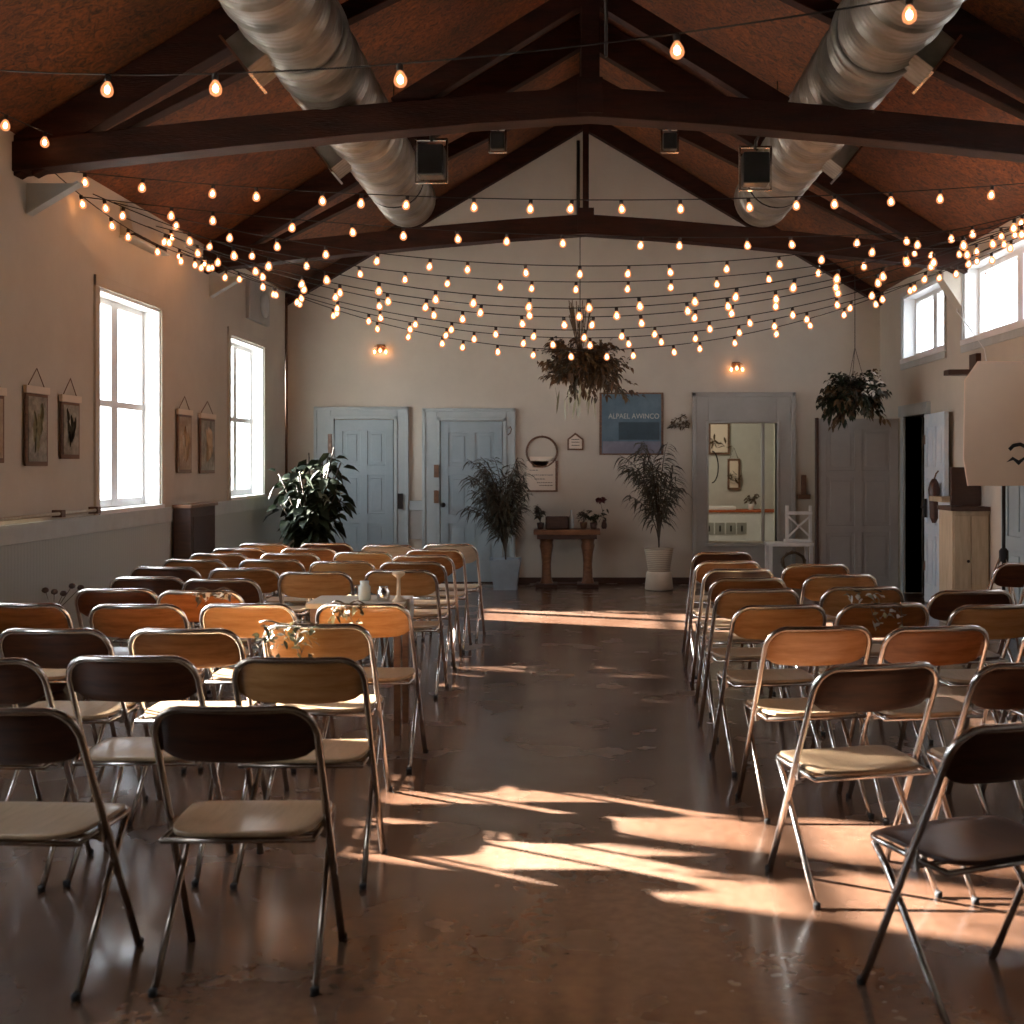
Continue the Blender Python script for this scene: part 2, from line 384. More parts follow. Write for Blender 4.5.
# ------------------------------------------------------------ windows
def sash_window(idx, y0, y1, z0, z1, side, units, hung, curtain):
    """window in a side wall; side=-1 left, +1 right"""
    xi = XL if side < 0 else XR
    xo = xi + side * .155
    root = sempty('window_%d' % idx, (xi, (y0+y1)/2, z0))
    def B(mb, xa, xb, ya, yb, za, zb):
        xa, xb = sorted((xa, xb)); mb.box(xa-xi, xb-xi, ya-(y0+y1)/2, yb-(y0+y1)/2, za-z0, zb-z0)
    # lining + casing
    f = MB(); tk = .022
    B(f, xi, xo+side*.04, y0, y0+tk, z0, z1); B(f, xi, xo+side*.04, y1-tk, y1, z0, z1)
    B(f, xi, xo+side*.04, y0, y1, z1-tk, z1); B(f, xi-side*.03, xo+side*.04, y0-.03, y1+.03, z0-.03, z0+tk)
    f.build('window_lining', M['white'], root)
    f = MB(); cw = .085 if side < 0 else .05
    B(f, xi-side*.018, xi, y0-cw, y0, z0-.02, z1+cw); B(f, xi-side*.018, xi, y1, y1+cw, z0-.02, z1+cw)
    B(f, xi-side*.022, xi, y0-cw, y1+cw, z1, z1+cw); B(f, xi-side*.02, xi, y0-cw, y1+cw, z0-.1, z0-.03)
    f.build('casing', M['rail'] if side > 0 else M['plaster'], root, .003)
    f = MB(); fr = .068; g = MB(); uw = (y1-y0)/units
    for k in range(units):
        a, b = y0+k*uw, y0+(k+1)*uw
        B(f, xo-side*.02, xo+side*.02, a, a+fr, z0, z1); B(f, xo-side*.02, xo+side*.02, b-fr, b, z0, z1)
        B(f, xo-side*.018, xo+side*.018, a, b, z0+.015, z0+fr+.02); B(f, xo-side*.018, xo+side*.018, a, b, z1-fr, z1-.015)
        if hung: B(f, xo-side*.03, xo+side*.02, a, b, (z0+z1)/2-.025, (z0+z1)/2+.025)
        B(g, xo-.002, xo+.002, a+.02, b-.02, z0+.03, z1-.03)
    f.build('sash', M['white'], root)
    g.build('pane', M['glass'], root)
    if curtain:
        c = MB()
        n = 60; vs = []; fs = []
        for k in range(n+1):
            yy = y0+.03 + (y1-y0-.06)*k/n; dx = .012*math.sin(k*1.9)
            vs += [(xo+side*.05+dx-xi, yy-(y0+y1)/2, .02), (xo+side*.05+dx-xi, yy-(y0+y1)/2, z1-z0-.02)]
        fs = [(2*k, 2*k+2, 2*k+3, 2*k+1) for k in range(n)]
        c.add(vs, fs, True); c.build('sheer_curtain', M['sheer'], root, fix=False)
    return root
k = 1
for a, b in LW: sash_window(k, a, b, *LWZ, -1, 2, True, False); k += 1
for a, b in RW: sash_window(k, a, b, *RWZ, 1, 2 if b-a < 2 else 3 if False else 2, False, True); k += 1

# ------------------------------------------------------------ doors on back wall
def panel_door(mb_leaf, x0, x1, z0, z1, y, rows=((.1,.36),(.42,.66),(.72,.93))):
    """raised frame-and-panel pattern in front (toward -y) of plane y"""
    w = x1-x0; h = z1-z0; st = .1
    mb_leaf.box(x0, x1, y-.03, y, z0, z1)
    xs = [x0, x0+st, x0+w/2-.045, x0+w/2+.045, x1-st, x1]
    for a, b in ((0,1),(2,3),(4,5)): mb_leaf.box(xs[a], xs[b], y-.045, y-.03, z0, z1)
    prev = 0
    for a, b in list(rows) + [(1, 1)]:
        mb_leaf.box(x0, x1, y-.0448, y-.03, z0+prev*h, z0+a*h); prev = b
    for a, b in rows:
        for c, d in ((1,2),(3,4)):
            mb_leaf.box(xs[c]+.045, xs[d]-.045, y-.04, y-.03, z0+a*h+.045, z0+b*h-.045)
def back_door(idx, ox0, ox1, oz1, px0, px1, pz1, mdoor, mframe):
    cx = (ox0+ox1)/2
    root = sempty('door_%d' % idx, (cx, YB, 0))
    f = MB(); T = .045
    f.box(ox0-cx, px0-.05-cx, -T, 0, 0, oz1); f.box(px1+.05-cx, ox1-cx, -T, 0, 0, oz1); f.box(px0-.05-cx, px1+.05-cx, -T, 0, pz1+.05, oz1)
    f.box(ox0-.01-cx, ox0+.03-cx, -T-.015, 0, 0, oz1+.01); f.box(ox1-.03-cx, ox1+.01-cx, -T-.015, 0, 0, oz1+.01); f.box(ox0-.01-cx, ox1+.01-cx, -T-.015, 0, oz1-.03, oz1+.012)
    f.build('door_frame', mframe, root, .004)
    f = MB(); f.box(px0-.05-cx, px0-.008-cx, -.06, 0, 0, pz1+.045); f.box(px1+.008-cx, px1+.05-cx, -.06, 0, 0, pz1+.045); f.box(px0-.05-cx, px1+.05-cx, -.06, 0, pz1+.008, pz1+.05)
    f.build('door_stop', mframe, root, .002)
    d = MB(); panel_door(d, px0-cx, px1-cx, .02, pz1, -.001); leaf = d.build('door_leaf', mdoor, root, .003)
    return root, cx
r1, c1 = back_door(1, -3.27, -2.11, 2.19, -3.02, -2.29, 2.04, M['bluedoor'], M['bluepaint'])
hb = MB().box(-2.20-c1-.03, -2.20-c1+.03, -.075, -.045, .93, 1.12); hb.build('latch', M['darkmetal'], r1)
hb = MB().box(-3.10-c1, -3.05-c1, -.075, -.06, 1.62, 1.86); hb.build('hinge', M['frame'], r1)
r2, c2 = back_door(2, -1.92, -.78, 2.17, -1.70, -.93, 2.02, M['bluedoor'], M['bluepaint'])
for z in (1.0, 1.32):
    hb = MB().box(-1.78-c2, -1.72-c2, -.078, -.06, z, z+.16); hb.build('hinge', M['frame'], r2)
hb = MB().lathe([(.03,0),(.03,.01),(.012,.015),(.012,.04),(.028,.05),(.02,.07)], (-1.66-c2, -.12, .98), 14, Matrix.Rotation(PI/2, 4, 'X').to_4x4()); hb.build('door_knob', M['darkmetal'], r2)
# number plaque-ish hook at the top right of the second frame
h_ = thing('wall_hook', 'small reddish curled hook screwed to the right side of the second blue door frame', 'hook', (-.85, YB-.062, 1.9))
MB().tube([(0,0,.03),(.02,-.02,.05),(.035,-.03,.02),(.02,-.03,-.03),(-.01,-.01,-.05)], .007, 6).build('hook', M['frame'], h_)
# low grey panel between doors
o = thing('wall_box', 'small grey painted wall box with lid between the two blue doors', 'box', (-2.01, YB, 0.55))
MB().box(-.085,.085,-.03,0,0,.48).build('body', M['greyframe'], o, .004)
MB().box(-.09,.09,-.045,0,.36,.48).build('lid', M['bluepaint'], o, .004)

# framed opening (alcove) on the right of back wall
root = sempty('trim_3', (2.06, YB, 0))
f = MB(); x0, x1 = 1.46-2.06, 2.70-2.06
a, b = AL[0]-2.06, AL[1]-2.06
f.box(x0, a, -.05, 0, 0, 2.36); f.box(b, x1, -.05, 0, 0, 2.36); f.box(a, b, -.05, 0, 2.0, 2.36); f.box(a, b, -.05, 0, 0, .5)
f.build('frame_board', M['greyframe'], root, .004)
f = MB(); f.box(x0-.02, x0+.03, -.075, 0, 0, 2.38); f.box(x1-.03, x1+.02, -.075, 0, 0, 2.38); f.box(x0-.02, x1+.02, -.075, 0, 2.33, 2.38)
f.box(a-.03, a, -.07, .1, .5, 2.0); f.box(b, b+.03, -.07, .1, .5, 2.0); f.box(a-.03, b+.03, -.07, .1, 2.0, 2.03); f.box(a-.04, b+.04, -.1, .1, .46, .5)
f.box(2.33-2.06-.02,2.33-2.06+.02,.02,.06,.5,2.0); f.build('frame_moulding', M['greyframe'], root, .004)
# little room behind it
ax0, ax1, ay0, ay1 = .9, 3.4, YB+.15, YB+2.1
ap = mat('alcove_paint', (.55,.55,.50), .8, var=.05)
for nm_, bx in (('wall_alcove_left',(ax0-.05, ax0, ay0, ay1+.05, 0, 2.6)),('wall_alcove_right',(ax1, ax1+.05, ay0, ay1+.05, 0, 2.6)),('wall_alcove_back',(ax0, ax1, ay1, ay1+.05, 0, 2.6)),('ceiling_alcove',(ax0-.05, ax1+.05, ay0, ay1+.05, 2.6, 2.65)),('floor_alcove',(ax0-.05, ax1+.05, YB+.2, ay1+.05, -.05, 0))): struct(nm_, MB().box(*bx), ap)
L = bpy.data.lights.new('alcove_fill', 'POINT'); L.energy = 17; L.color = (1,.9,.76); L.shadow_soft_size = .15  # added fill without a fixture, brightens the room behind the opening
lo = bpy.data.objects.new('alcove_fill', L); C.objects.link(lo); lo.location = (1.3, YB+.6, 2.3)
tag(lo, 'added fill light for the little room seen through the framed opening', 'lamp')

# ------------------------------------------------------------ right wall doorway + hall
root = sempty('door_3', (XR, 13.42, 0))
f = MB(); f.box(-.03, .2, -.53, -.44, 0, 2.12); f.box(-.03, .2, .44, .53, 0, 2.12); f.box(-.05, .2, -.56, .56, 2.03, 2.16)
f.build('door_frame', M['bluepaint'], root, .004)
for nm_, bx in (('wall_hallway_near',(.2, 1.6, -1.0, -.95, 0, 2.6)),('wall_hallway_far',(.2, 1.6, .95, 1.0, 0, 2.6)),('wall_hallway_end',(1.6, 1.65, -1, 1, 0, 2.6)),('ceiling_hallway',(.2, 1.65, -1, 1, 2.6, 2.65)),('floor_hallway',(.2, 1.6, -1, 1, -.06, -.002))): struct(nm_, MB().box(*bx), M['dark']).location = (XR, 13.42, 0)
# open blue leaf lying along the wall toward the camera
leaf = thing('open_door', 'weathered pale blue door standing open flat along the right wall beside the dark doorway', 'door', (XR-.05, 12.93, 0), R(-93))
d = MB(); panel_door(d, 0.0, .85, .02, 2.02, 0.0); d.build('door_leaf', M['peel'], leaf, .003)
MB().box(.06,.12,-.07,-.045,.92,1.12).build('lock_plate', M['darkmetal'], leaf)
MB().tube([(.09,-.06,1.03),(.09,-.1,1.03),(.18,-.1,1.03)], .009, 8).build('door_handle', M['darkmetal'], leaf)
for z in (.35, 1.7):
    MB().box(.0,.05,-.052,-.045,z,z+.1).build('hinge', M['frame'], leaf)
leaf.location = (XR-.012, 12.90, 0)
# leaning grey panel door in the corner
gd = thing('leaning_door', 'tall grey six panel door leaf standing loose in the right back corner', 'door', (3.30, 14.1, 0), 0)
d = MB(); panel_door(d, -.47, .47, .0, 2.02, .02, rows=((.06,.34),(.38,.66),(.7,.94))); d.build('door_leaf', M['greydoor'], gd, .003)
MB().box(-.5,-.47,-.05,.03,0,2.03).build('edge_strip', M['darkwood'], gd)
# second blue door on right wall behind tripod
root = sempty('door_4', (XR, 10.1, 0))
f = MB(); f.box(-.03, 0, -.55, -.45, 0, 2.12); f.box(-.03, 0, .45, .55, 0, 2.12); f.box(-.03, 0, -.55, .55, 2.04, 2.14)
f.build('door_frame', M['bluepaint'], root, .004)
d = MB(); panel_door(d, -.45, .45, .02, 2.04, 0); lf = d.build('door_leaf', M['bluedoor'], root, .003); lf.rotation_euler = (0,0,R(-90))

# ------------------------------------------------------------ trusses
def truss(y, label):
    t = thing('roof_truss', label, 'roof truss', (XC, y, 3.37), 0, 'dark timber roof trusses')
    W = XR - XC; z0 = 3.37
    th = .13
    for sx in (-1, 1):
        r = MB(); n = Vector((sx*SL,0,1)).normalized()
        off = .125
        a = Vector((0,0,RIDGE-z0)) - Vector((0,0,.015)); b = Vector((sx*W,0,EAVE-z0)) - Vector((0,0,.015))
        r.prism([(a.x, a.z), (b.x, b.z), (b.x, b.z-.26), (a.x, a.z-.34)], 'y', -th/2, th/2)
        r.build('rafter', M['beam'], t, .006)
        r = MB()
        r.prism([(sx*W*.97, -.02), (sx*W*.97, .05), (sx*3.2,.22), (sx*.06, 1.92), (sx*.06, 1.72)], 'y', -th/2+.012, th/2-.012)
        r.build('brace', M['beam'], t, .006)
        r = MB()   # diagonal web strut
        r.bar((sx*.05,0,1.16), (sx*1.25,0,.42), .14, .1, up=(0,1,0))
        if y < 10: r.build('strut', M['beam'], t, .005)
    c = MB()
    N = 10
    pts = [(-W + 2*W*i/N, .35*(1-abs(-1+2*i/N)**1.2)) for i in range(N+1)]
    poly = pts + [(x, z+.19) for x, z in reversed(pts)]
    vs = []
    for yy in (-.09, .09):
        vs += [(x, yy, z) for x, z in pts] + [(x, yy, z+.19) for x, z in pts]
    n = N+1; fs = []
    for i in range(N):
        fs += [(i,i+1,n+i+1,n+i), (2*n+i,3*n+i,3*n+i+1,2*n+i+1), (i,2*n+i,2*n+i+1,i+1), (n+i,n+i+1,3*n+i+1,3*n+i)]
    fs += [(0,n,3*n,2*n), (n-1,3*n-1,4*n-1,2*n-1)] if False else [(0,n,3*n,2*n), (N,2*n+N,3*n+N,n+N)]
    c.add(vs, fs); c.build('bottom_chord', M['beam'], t, .006)
    MB().box(*((-.06,.06) if y < 10 else (-.03,.03)),-.05,.05,.5,RIDGE-z0-.05).build('king_post', M['beam'], t, .004)
    for xx, hh in ((-2.6, .2), (-1.3,.28), (0, .3), (1.3,.28), (2.6,.2)):
        pass
    MB().box(-.08,.08,-.1,.1,.37,.6).build('gusset_plate', M['beam'], t, .004)
    return t
truss(7.77, 'dark brown arched timber truss nearest the camera, crossing below both ducts')
truss(11.7, 'dark brown arched timber truss farther back, the hanging dried plant below it')
truss(3.85, 'dark brown timber truss overhead out in front of the first chairs')
# end rafters against back wall
e = thing('gable_rafters', 'pair of dark rafters lying against the top edge of the back wall', 'rafters', (XC, YB-.07, EAVE))
for sx in (-1, 1):
    W = XR-XC
    MB().prism([(0, RIDGE-EAVE-.015), (sx*W, -.015), (sx*W, -.16), (0, RIDGE-EAVE-.27)], 'y', -.06, .06).build('rafter', M['beam'], e, .005)
g = thing('ridge_post', 'thin dark vertical pipe fixed on the gable of the back wall below the peak', 'pipe', (XC-.07, YB-.03, 4.5))
MB().tube([(0,0,0),(0,0,1.02)], .022, 8).build('pipe', M['darkmetal'], g)
# thin conduit by near king post
g = thing('conduit', 'thin dark conduit running up beside the king post of the nearest truss', 'pipe', (XC+.1, 7.68, 4.1))
MB().tube([(0,0,0),(0,0,1.55)], .012, 6).build('pipe', M['darkmetal'], g)
# ridge beam
struct('trim_4', MB().box(XC-.06, XC+.06, YF, YB-.13, RIDGE-.22, RIDGE-.075), M['beam'])
# wall brackets below truss ends
for y, nm in ((7.77, 'white triangular bracket under the left end of the nearest truss'), (11.7, 'white bracket under the left end of the farther truss')):
    b = thing('truss_bracket', nm, 'bracket', (XL-.002, y+.14, 3.14), 0, 'brackets under the truss ends')
    MB().prism([(0,0),(0,.2),(.34,.2)], 'y', -.02, .02).build('web_plate', M['rail'], b)
    MB().bar((.01,0,0),(.35,0,.205),.09,.015).build('flange', M['rail'], b)
for y, nm in ((11.7, 'pale plaster block under the right end of the farther truss'),):
    b = thing('truss_corbel', nm, 'corbel', (XR, y+.16, 3.0))
    MB().prism([(0,0),(0,.5),(-.2,.5),(-.2,.3)], 'y', -.1, .1).build('block', M['plaster'], b, .005)

# ------------------------------------------------------------ ducts
def duct(x, z, rad, y0, y1, label, sx):
    t = thing('air_duct', label, 'duct', (x, y0, z), 0, 'round metal ducts under the roof')
    mb = MB(); n = 36; prof = []
    y = 0; Ln = y1-y0
    m = int(Ln/.3)
    for i in range(m+1):
        yy = Ln*i/m
        if i: prof += [(yy-.03, rad)]
        prof += [(yy-.014, rad+.012) if i else (0, rad), (yy+.0, rad+.012), (yy+.016, rad)]
    prof[-1] = (Ln, rad*.97)
    rot = Matrix.Rotation(-PI/2, 4, 'X')
    mb.lathe([(r, yy) for yy, r in prof], (0,0,0), n, rot).build('duct_shell', M['duct'], t)
    for yy in (1.9, 4.6, 7.0, 9.2):
        if yy > Ln - .3: continue
        MB().lathe([(rad+.004,yy-.035),(rad+.026,yy-.03),(rad+.026,yy+.03),(rad+.004,yy+.035)], (0,0,0), n, rot).build('joint_band', M['duct'], t)
    for yy in (6.9-y0, 9.2-y0):
        q = MB(); a = R(38)
        for k in range(1):
            d = Vector((sx*math.cos(a), 0, -math.sin(a))); u = Vector((0,1,0))
            q.bar(d*(rad-.03)+u*yy, d*(rad+.11)+u*yy, .34, .2, up=(0,1,0) if False else (d.z,0,-d.x))
        rg = q.build('register', M['duct'], t, .004)
        q = MB(); q.bar(d*(rad+.11)+u*yy, d*(rad+.125)+u*yy, .4, .26, up=(d.z,0,-d.x)); q.build('register_flange', M['chrome'], rg)
    # hanger straps up to the roof
    for yy in (5.4-y0, 10.6-y0):
        q = MB(); zt = roof_z(x) - z - .0
        q.tube([(rad*math.cos(k)*1.02, yy, rad*math.sin(k)*1.02) for k in [i*2*PI/24 for i in range(24)]], .008, 5, True)
        q.tube([(0,yy,rad),(0,yy,zt)], .006, 5); q.build('hanger_strap', M['darkmetal'], t)
    return t
duct(-1.62, 4.02, .26, -2.2, 11.45, 'round galvanised metal duct under the left slope of the roof', -1)
duct(1.77, 4.02, .26, -2.2, 11.45, 'round galvanised metal duct under the right slope of the roof', 1)

# spot lamps near the truss
def spot(x, y, z, label, s=1.0):
    t = thing('spot_lamp', label, 'lamp', (x, y, z), 0, 'unlit spot lamps on the nearest truss')
    MB().box(-.11*s,.11*s,-.09*s,.09*s,-.16*s,.1*s).build('housing', M['darkmetal'], t, .01)
    f = MB()
    for a in ((-.13*s,0),(.13*s,0)): f.box(a[0]-.006,a[0]+.006,-.015,.015,-.2*s,.16*s)
    f.box(-.135*s,.135*s,-.015,.015,.15*s,.165*s); f.box(-.135*s,.135*s,-.015,.015,-.21*s,-.195*s)
    f.build('yoke', M['chrome'], t)
    MB().tube([(0,0,.15*s),(0,-.04,.2*s),(0,-.2,.2*s)], .012, 6).build('mounting_arm', M['darkmetal'], t)
    return t
spot(-.98, 8.08, 3.55, 'black spot lamp in a wire yoke behind the nearest truss, right of the left duct', .8)
spot(1.20, 8.08, 3.5, 'black spot lamp in a wire yoke behind the nearest truss, left of the right duct', .8)
spot(-.53, 8.02, 3.66, 'small dark spot lamp on the nearest truss just left of its king post', .42)
spot(.62, 8.02, 3.66, 'small dark spot lamp on the nearest truss just right of its king post', .42)

# vents
v = thing('wall_vent', 'long louvred vent box high on the left wall above the nearer window', 'vent', (XL, 9.9, 3.30))
MB().prism([(0,0),(.11,.03),(.06,.27),(0,.27)], 'y', -.4, .4).build('vent_body', M['greyframe'], v, .004)
f = MB()
for k in range(4): f.box(.07,.116,-.37+.19*k,-.22+.19*k,-.004,.03)
f.build('vent_shade_block', M['dark'], v)  # solid dark blocks, the shade inside the slots is their colour
MB().box(0,.125,-.42,.42,-.02,.0).build('vent_lip', M['rail'], v, .004)
v = thing('wall_vent', 'square grey vent plate on the left wall above the farther window', 'vent', (XL, 13.55, 3.08))
MB().box(0,.05,-.45,.4,0,.44).build('vent_body', M['greyframe'], v, .01)
MB().lathe([(.13,0),(.15,.01),(.15,.03),(.1,.04)], (.05,.1,.22), 18, Matrix.Rotation(PI/2,4,'Y')).build('vent_dial', M['rail'], v)
v = thing('corner_pipe', 'thin brown vertical pipe in the left back corner', 'pipe', (XL+.017, YB-.12, 1.11))
MB().tube([(0,0,0),(0,0,2.44)], .016, 8).build('pipe', M['frame'], v)

# ------------------------------------------------------------ folding chair
def chair_parts(root, mback, mseat, mmet):
    H = .81
    def fy(z): return .19 - .5*z/.8*.8
    # front frame: inverted U from front feet over the top
    pts = []; hw = .225; rc = .075
    for z in (0, .25, .5, .66, H-rc): pts.append((-hw + .008*z, .19-.5*z, z))
    for k in range(1, 6):
        a = PI/2*k/5; pts.append((-hw+.008 + rc*(1-math.cos(a)), .19-.5*(H-rc+rc*math.sin(a)), H-rc+rc*math.sin(a)))
    inner = []
    for k in range(1, 8):
        u = -1+2*k/8; inner.append((u*(hw-rc), .19-.5*H-.018*(1-u*u), H))
    right = [(-x, y, z) for x, y, z in reversed(pts)]
    MB().tube(pts+inner+right, .0115, 8).build('back_frame', mmet, root)
    # rear leg pair
    for s in (-1, 1):
        x = s*.205
        MB().tube([(x*1.06,-.2,0),(x*1.03,-.05,.18),(x*1.0,.10,.36),(x*.98,.165,.415)], .0105, 8).build('rear_leg', mmet, root)
        MB().lathe([(.0125,0),(.013,.016),(.0115,.02)], (s*.2275,.19,.001), 8).build('foot_cap', M['rubber'], root)
        MB().lathe([(.0125,0),(.013,.016),(.0115,.02)], (x*1.06,-.2,.001), 8).build('foot_cap', M['rubber'], root)
    # rungs
    # seat rails
    f = MB(); 
    rail = [(-.205,-.165,.425),(-.205,.15,.425)]
    for k in range(1,5):
        a = PI/2*k/4; rail.append((-.205+.05*(1-math.cos(a)), .15+.05*math.sin(a), .425))
    f.tube(rail + [(-x,y,z) for x,y,z in reversed(rail)], .009, 6)
    f.tube([(-.22,-.03,.405),(.22,-.03,.405)], .008, 6); f.tube([(-.205,-.16,.425),(.205,-.16,.425)], .009, 6)
    f.build('seat_rail', mmet, root)
    # seat
    def seat(u, v):
        # rounded rectangle mapping
        k = .12
        x = u*(1 - k*max(0,abs(v)-.55)**2*2.2/.45); y = v*(1 - k*max(0,abs(u)-.55)**2*2.2/.45)
        z = .437 - .010*(1-u*u)*(1-v*v) - (.018*max(0, v-.6)/.4*max(0,v-.6)/.4)
        wx = .205 - .012*(v<0)*(-v)
        return (x*wx, .02+y*.195, z)
    MB().slab(seat, None, (0,0,1), .014, 12, 10).build('seat', mseat, root, .003)
    # backrest
    def back(u, v):
        z = .727 + v*.068*(1) 
        k = max(0, abs(u)-.72)/.28
        z = .7275 + v*.070*(1-.30*k*k) - (.016*(1-u*u) if v < 0 else 0)*(-v) + (.004*k*k)
        return (u*.212, .19-.5*z + .004 - .024*(1-u*u), z)
    MB().slab(back, None, (0,.9,.45), .011, 14, 6).build('backrest', mback, root, .002)
    for s in (-1,1):
        MB().box(s*.214-.006, s*.214+.006, -.05, .0, .395, .45).build('hinge_plate', mmet, root)
protos = {}
def make_chair(kind):
    mb_, ms_, mm_ = {'brown': ('back','seat','chrome'), 'honey': ('back_light','seat','chrome'), 'dark': ('back_dark','seat_dark','chrome'),
                     'bronze': ('back_dark','seat','metal'), 'bhoney': ('back_light','seat','metal'), 'cream': ('back_cream','back_cream','chrome'), 'darkchrome': ('back_dark','seat','chrome')}[kind]
    r = thing('folding_chair', '', 'chair'); r.scale = (1.045,1,1); chair_parts(r, M[mb_], M[ms_], M[mm_]); return r
LOOK = {'brown': 'brown chrome-framed folding chair', 'honey': 'honey brown chrome-framed folding chair', 'dark': 'dark brown folding chair, dark seat',
        'bronze': 'dark-backed bronze-framed folding chair', 'bhoney': 'honey-backed dark-framed folding chair', 'cream': 'cream coloured folding chair',
        'darkchrome': 'dark-backed chrome-framed folding chair'}
ORD = ['front one', 'second from front', 'third from front', 'fourth from front', 'fifth from front', 'sixth from front', 'seventh from front', 'eighth from front', 'ninth from front']
cols = [
 ('aisle-side file left of the aisle', 'folding chairs left of the aisle', 0, [(-.97,3.58,'bronze',1),(-.98,4.42,'bhoney',0),(-1.10,5.3,'honey',-2),(-1.03,6.03,'honey',-3),(-1.118,7.86,'honey',-3),(-1.13,8.5,'brown',-3),(-1.14,9.1,'brown',-3),(-1.12,9.7,'brown',-2),(-1.06,10.32,'cream',-4)]),
 ('second file left of the aisle', 'folding chairs left of the aisle', 0, [(-1.61,3.56,'bronze',-4),(-1.58,4.45,'darkchrome',0),(-1.62,5.15,'brown',0),(-1.6,6.03,'honey',0),(-1.65,7.75,'honey',0),(-1.64,8.57,'honey',0),(-1.65,9.45,'honey',0),(-1.57,10.2,'cream',0)]),
 ('third file left of the aisle', 'folding chairs left of the aisle', 0, [(-2.10,4.4,'darkchrome',0),(-2.16,5.15,'darkchrome',0),(-2.13,6.0,'brown',0),(-2.02,6.62,'brown',0),(-2.10,7.28,'darkchrome',0),(-2.17,8.0,'brown',0),(-2.17,8.7,'brown',0),(-2.18,9.3,'brown',0),(-2.16,9.85,'brown',0),(-2.14,10.42,'dark',0)]),
 ('file along the left wall', 'folding chairs left of the aisle', 0, [(-2.72,6.05,'brown',2),(-2.50,6.72,'dark',0),(-2.58,7.4,'dark',0),(-2.71,8.1,'dark',0),(-2.71,8.7,'brown',0),(-2.70,9.25,'brown',0),(-2.70,9.8,'brown',0),(-2.66,10.38,'honey',0)]),
 ('aisle-side file right of the aisle', 'folding chairs right of the aisle', 0, [(1.11,3.37,'dark',22),(.98,4.28,'darkchrome',13),(.985,5.22,'bhoney',9),(.95,5.97,'honey',8),(.96,6.7,'honey',6),(1.0,7.34,'brown',6),(1.03,7.94,'darkchrome',5),(1.04,8.56,'brown',5),(1.10,9.4,'darkchrome',4)]),
 ('second file right of the aisle', 'folding chairs right of the aisle', 0, [(1.54,4.32,'darkchrome',10),(1.48,5.22,'brown',8),(1.47,6.04,'brown',7),(1.56,6.82,'honey',6),(1.6,7.56,'honey',6),(1.6,8.3,'brown',5)]),
 ('third file right of the aisle', 'folding chairs right of the aisle', 0, [(2.1,5.3,'honey',8),(2.0,5.98,'honey',6),(2.1,6.64,'dark',6)]),
 ('pair near the tripod', 'folding chairs right of the aisle', 0, [(3.02,7.8,'honey',12),(3.05,8.42,'darkchrome',10)]),
]
for cname, grp, _, lst in cols:
    for i, (x, y, kd, rz) in enumerate(lst):
        if kd not in protos:
            c = protos[kd] = make_chair(kd); c.location = (x, y, 0); c.rotation_euler = (0,0,R(rz))
        else:
            c = dup(protos[kd], (x, y, 0), R(rz + random.uniform(-1,1)))
        c.name = 'folding_chair'
        pos = ORD[i] if i < len(lst)-1 else ('rearmost' if len(lst) > 2 else 'farther')
        tag(c, '%s, %s, %s' % (LOOK[kd], pos, cname), 'chair', grp)

# ------------------------------------------------------------ string lights
def bulb_mesh():
    g = MB().lathe([(.006,-.002),(.016,-.012),(.028,-.034),(.031,-.052),(.026,-.068),(.014,-.078),(.002,-.081)], (0,0,-.028), 10)
    me = g.build('bulb', M['bulbglass'])
    s = MB().lathe([(.012,0),(.015,-.006),(.015,-.03),(.012,-.033)], (0,0,0), 8).build('socket', M['rubber'])
    f = MB().lathe([(.003,-.05),(.012,-.06),(.015,-.072),(.012,-.086),(.003,-.092)], (0,0,0), 6).build('filament', M['filament'])
    ms = [o.data for o in (me, s, f)]
    for o in (me, s, f): bpy.data.objects.remove(o)
    return ms
BM, SM, FM = bulb_mesh()
def strand(A, B, sag, label, spacing=.36, ts=None, sc=1.0, skew=.5):
    A = Vector(A); B = Vector(B)
    t = thing('string_lights', label, 'string lights', A, 0, 'strings of warm bulbs across the hall')
    def P(s):
        p = A.lerp(B, s); ss = s**(math.log(.5)/math.log(skew)); p.z -= sag*4*ss*(1-ss); return p
    pts = [P(i/48)-A for i in range(49)]
    MB().tube(pts, .004, 5).build('wire', M['rubber'], t)
    if ts is None:
        n = max(3, int((B-A).length/spacing)); off = random.uniform(.1,.9)
        ts = [(i+off+random.uniform(-.22,.22))/n for i in range(n)]
    sc *= .9
    for s in ts:
        if not .01 < s < .99: continue
        p = P(s)-A
        rz = random.uniform(-.18,.18); ry = random.uniform(-.18,.18)
        b = bpy.data.objects.new('bulb', BM); C.objects.link(b); b.parent = t; b.location = p; b.rotation_euler = (rz, ry, 0); b.scale = (sc,sc,sc)
        k = bpy.data.objects.new('socket', SM); C.objects.link(k); k.parent = b
        k = bpy.data.objects.new('filament', FM); C.objects.link(k); k.parent = b
    return t
S = [(8.25,8.3,200,.36,'uppermost string of bulbs sagging least, passing above the arched far truss'),
     (8.7,9.6,236,.42,'string of bulbs passing just under the far truss, second highest at mid hall'),
     (9.3,9.3,266,.38,'third string of bulbs from the top at mid hall'),
     (10.1,9.9,282,.37,'fourth string of bulbs from the top at mid hall'),
     (8.9,8.1,299,.36,'fifth string of bulbs from the top at mid hall'),
     (9.5,8.5,308,.36,'sixth string of bulbs from the top at mid hall'),
     (9.9,8.9,317,.34,'seventh string of bulbs from the top, crossing at the head of the dried plant'),
     (10.6,9.7,330,.34,'third lowest string of bulbs at mid hall'),
     (10.8,10.3,338,.32,'second lowest string of bulbs at mid hall'),
     (11.0,10.8,350,.30,'lowest string of bulbs at mid hall, behind the others')]
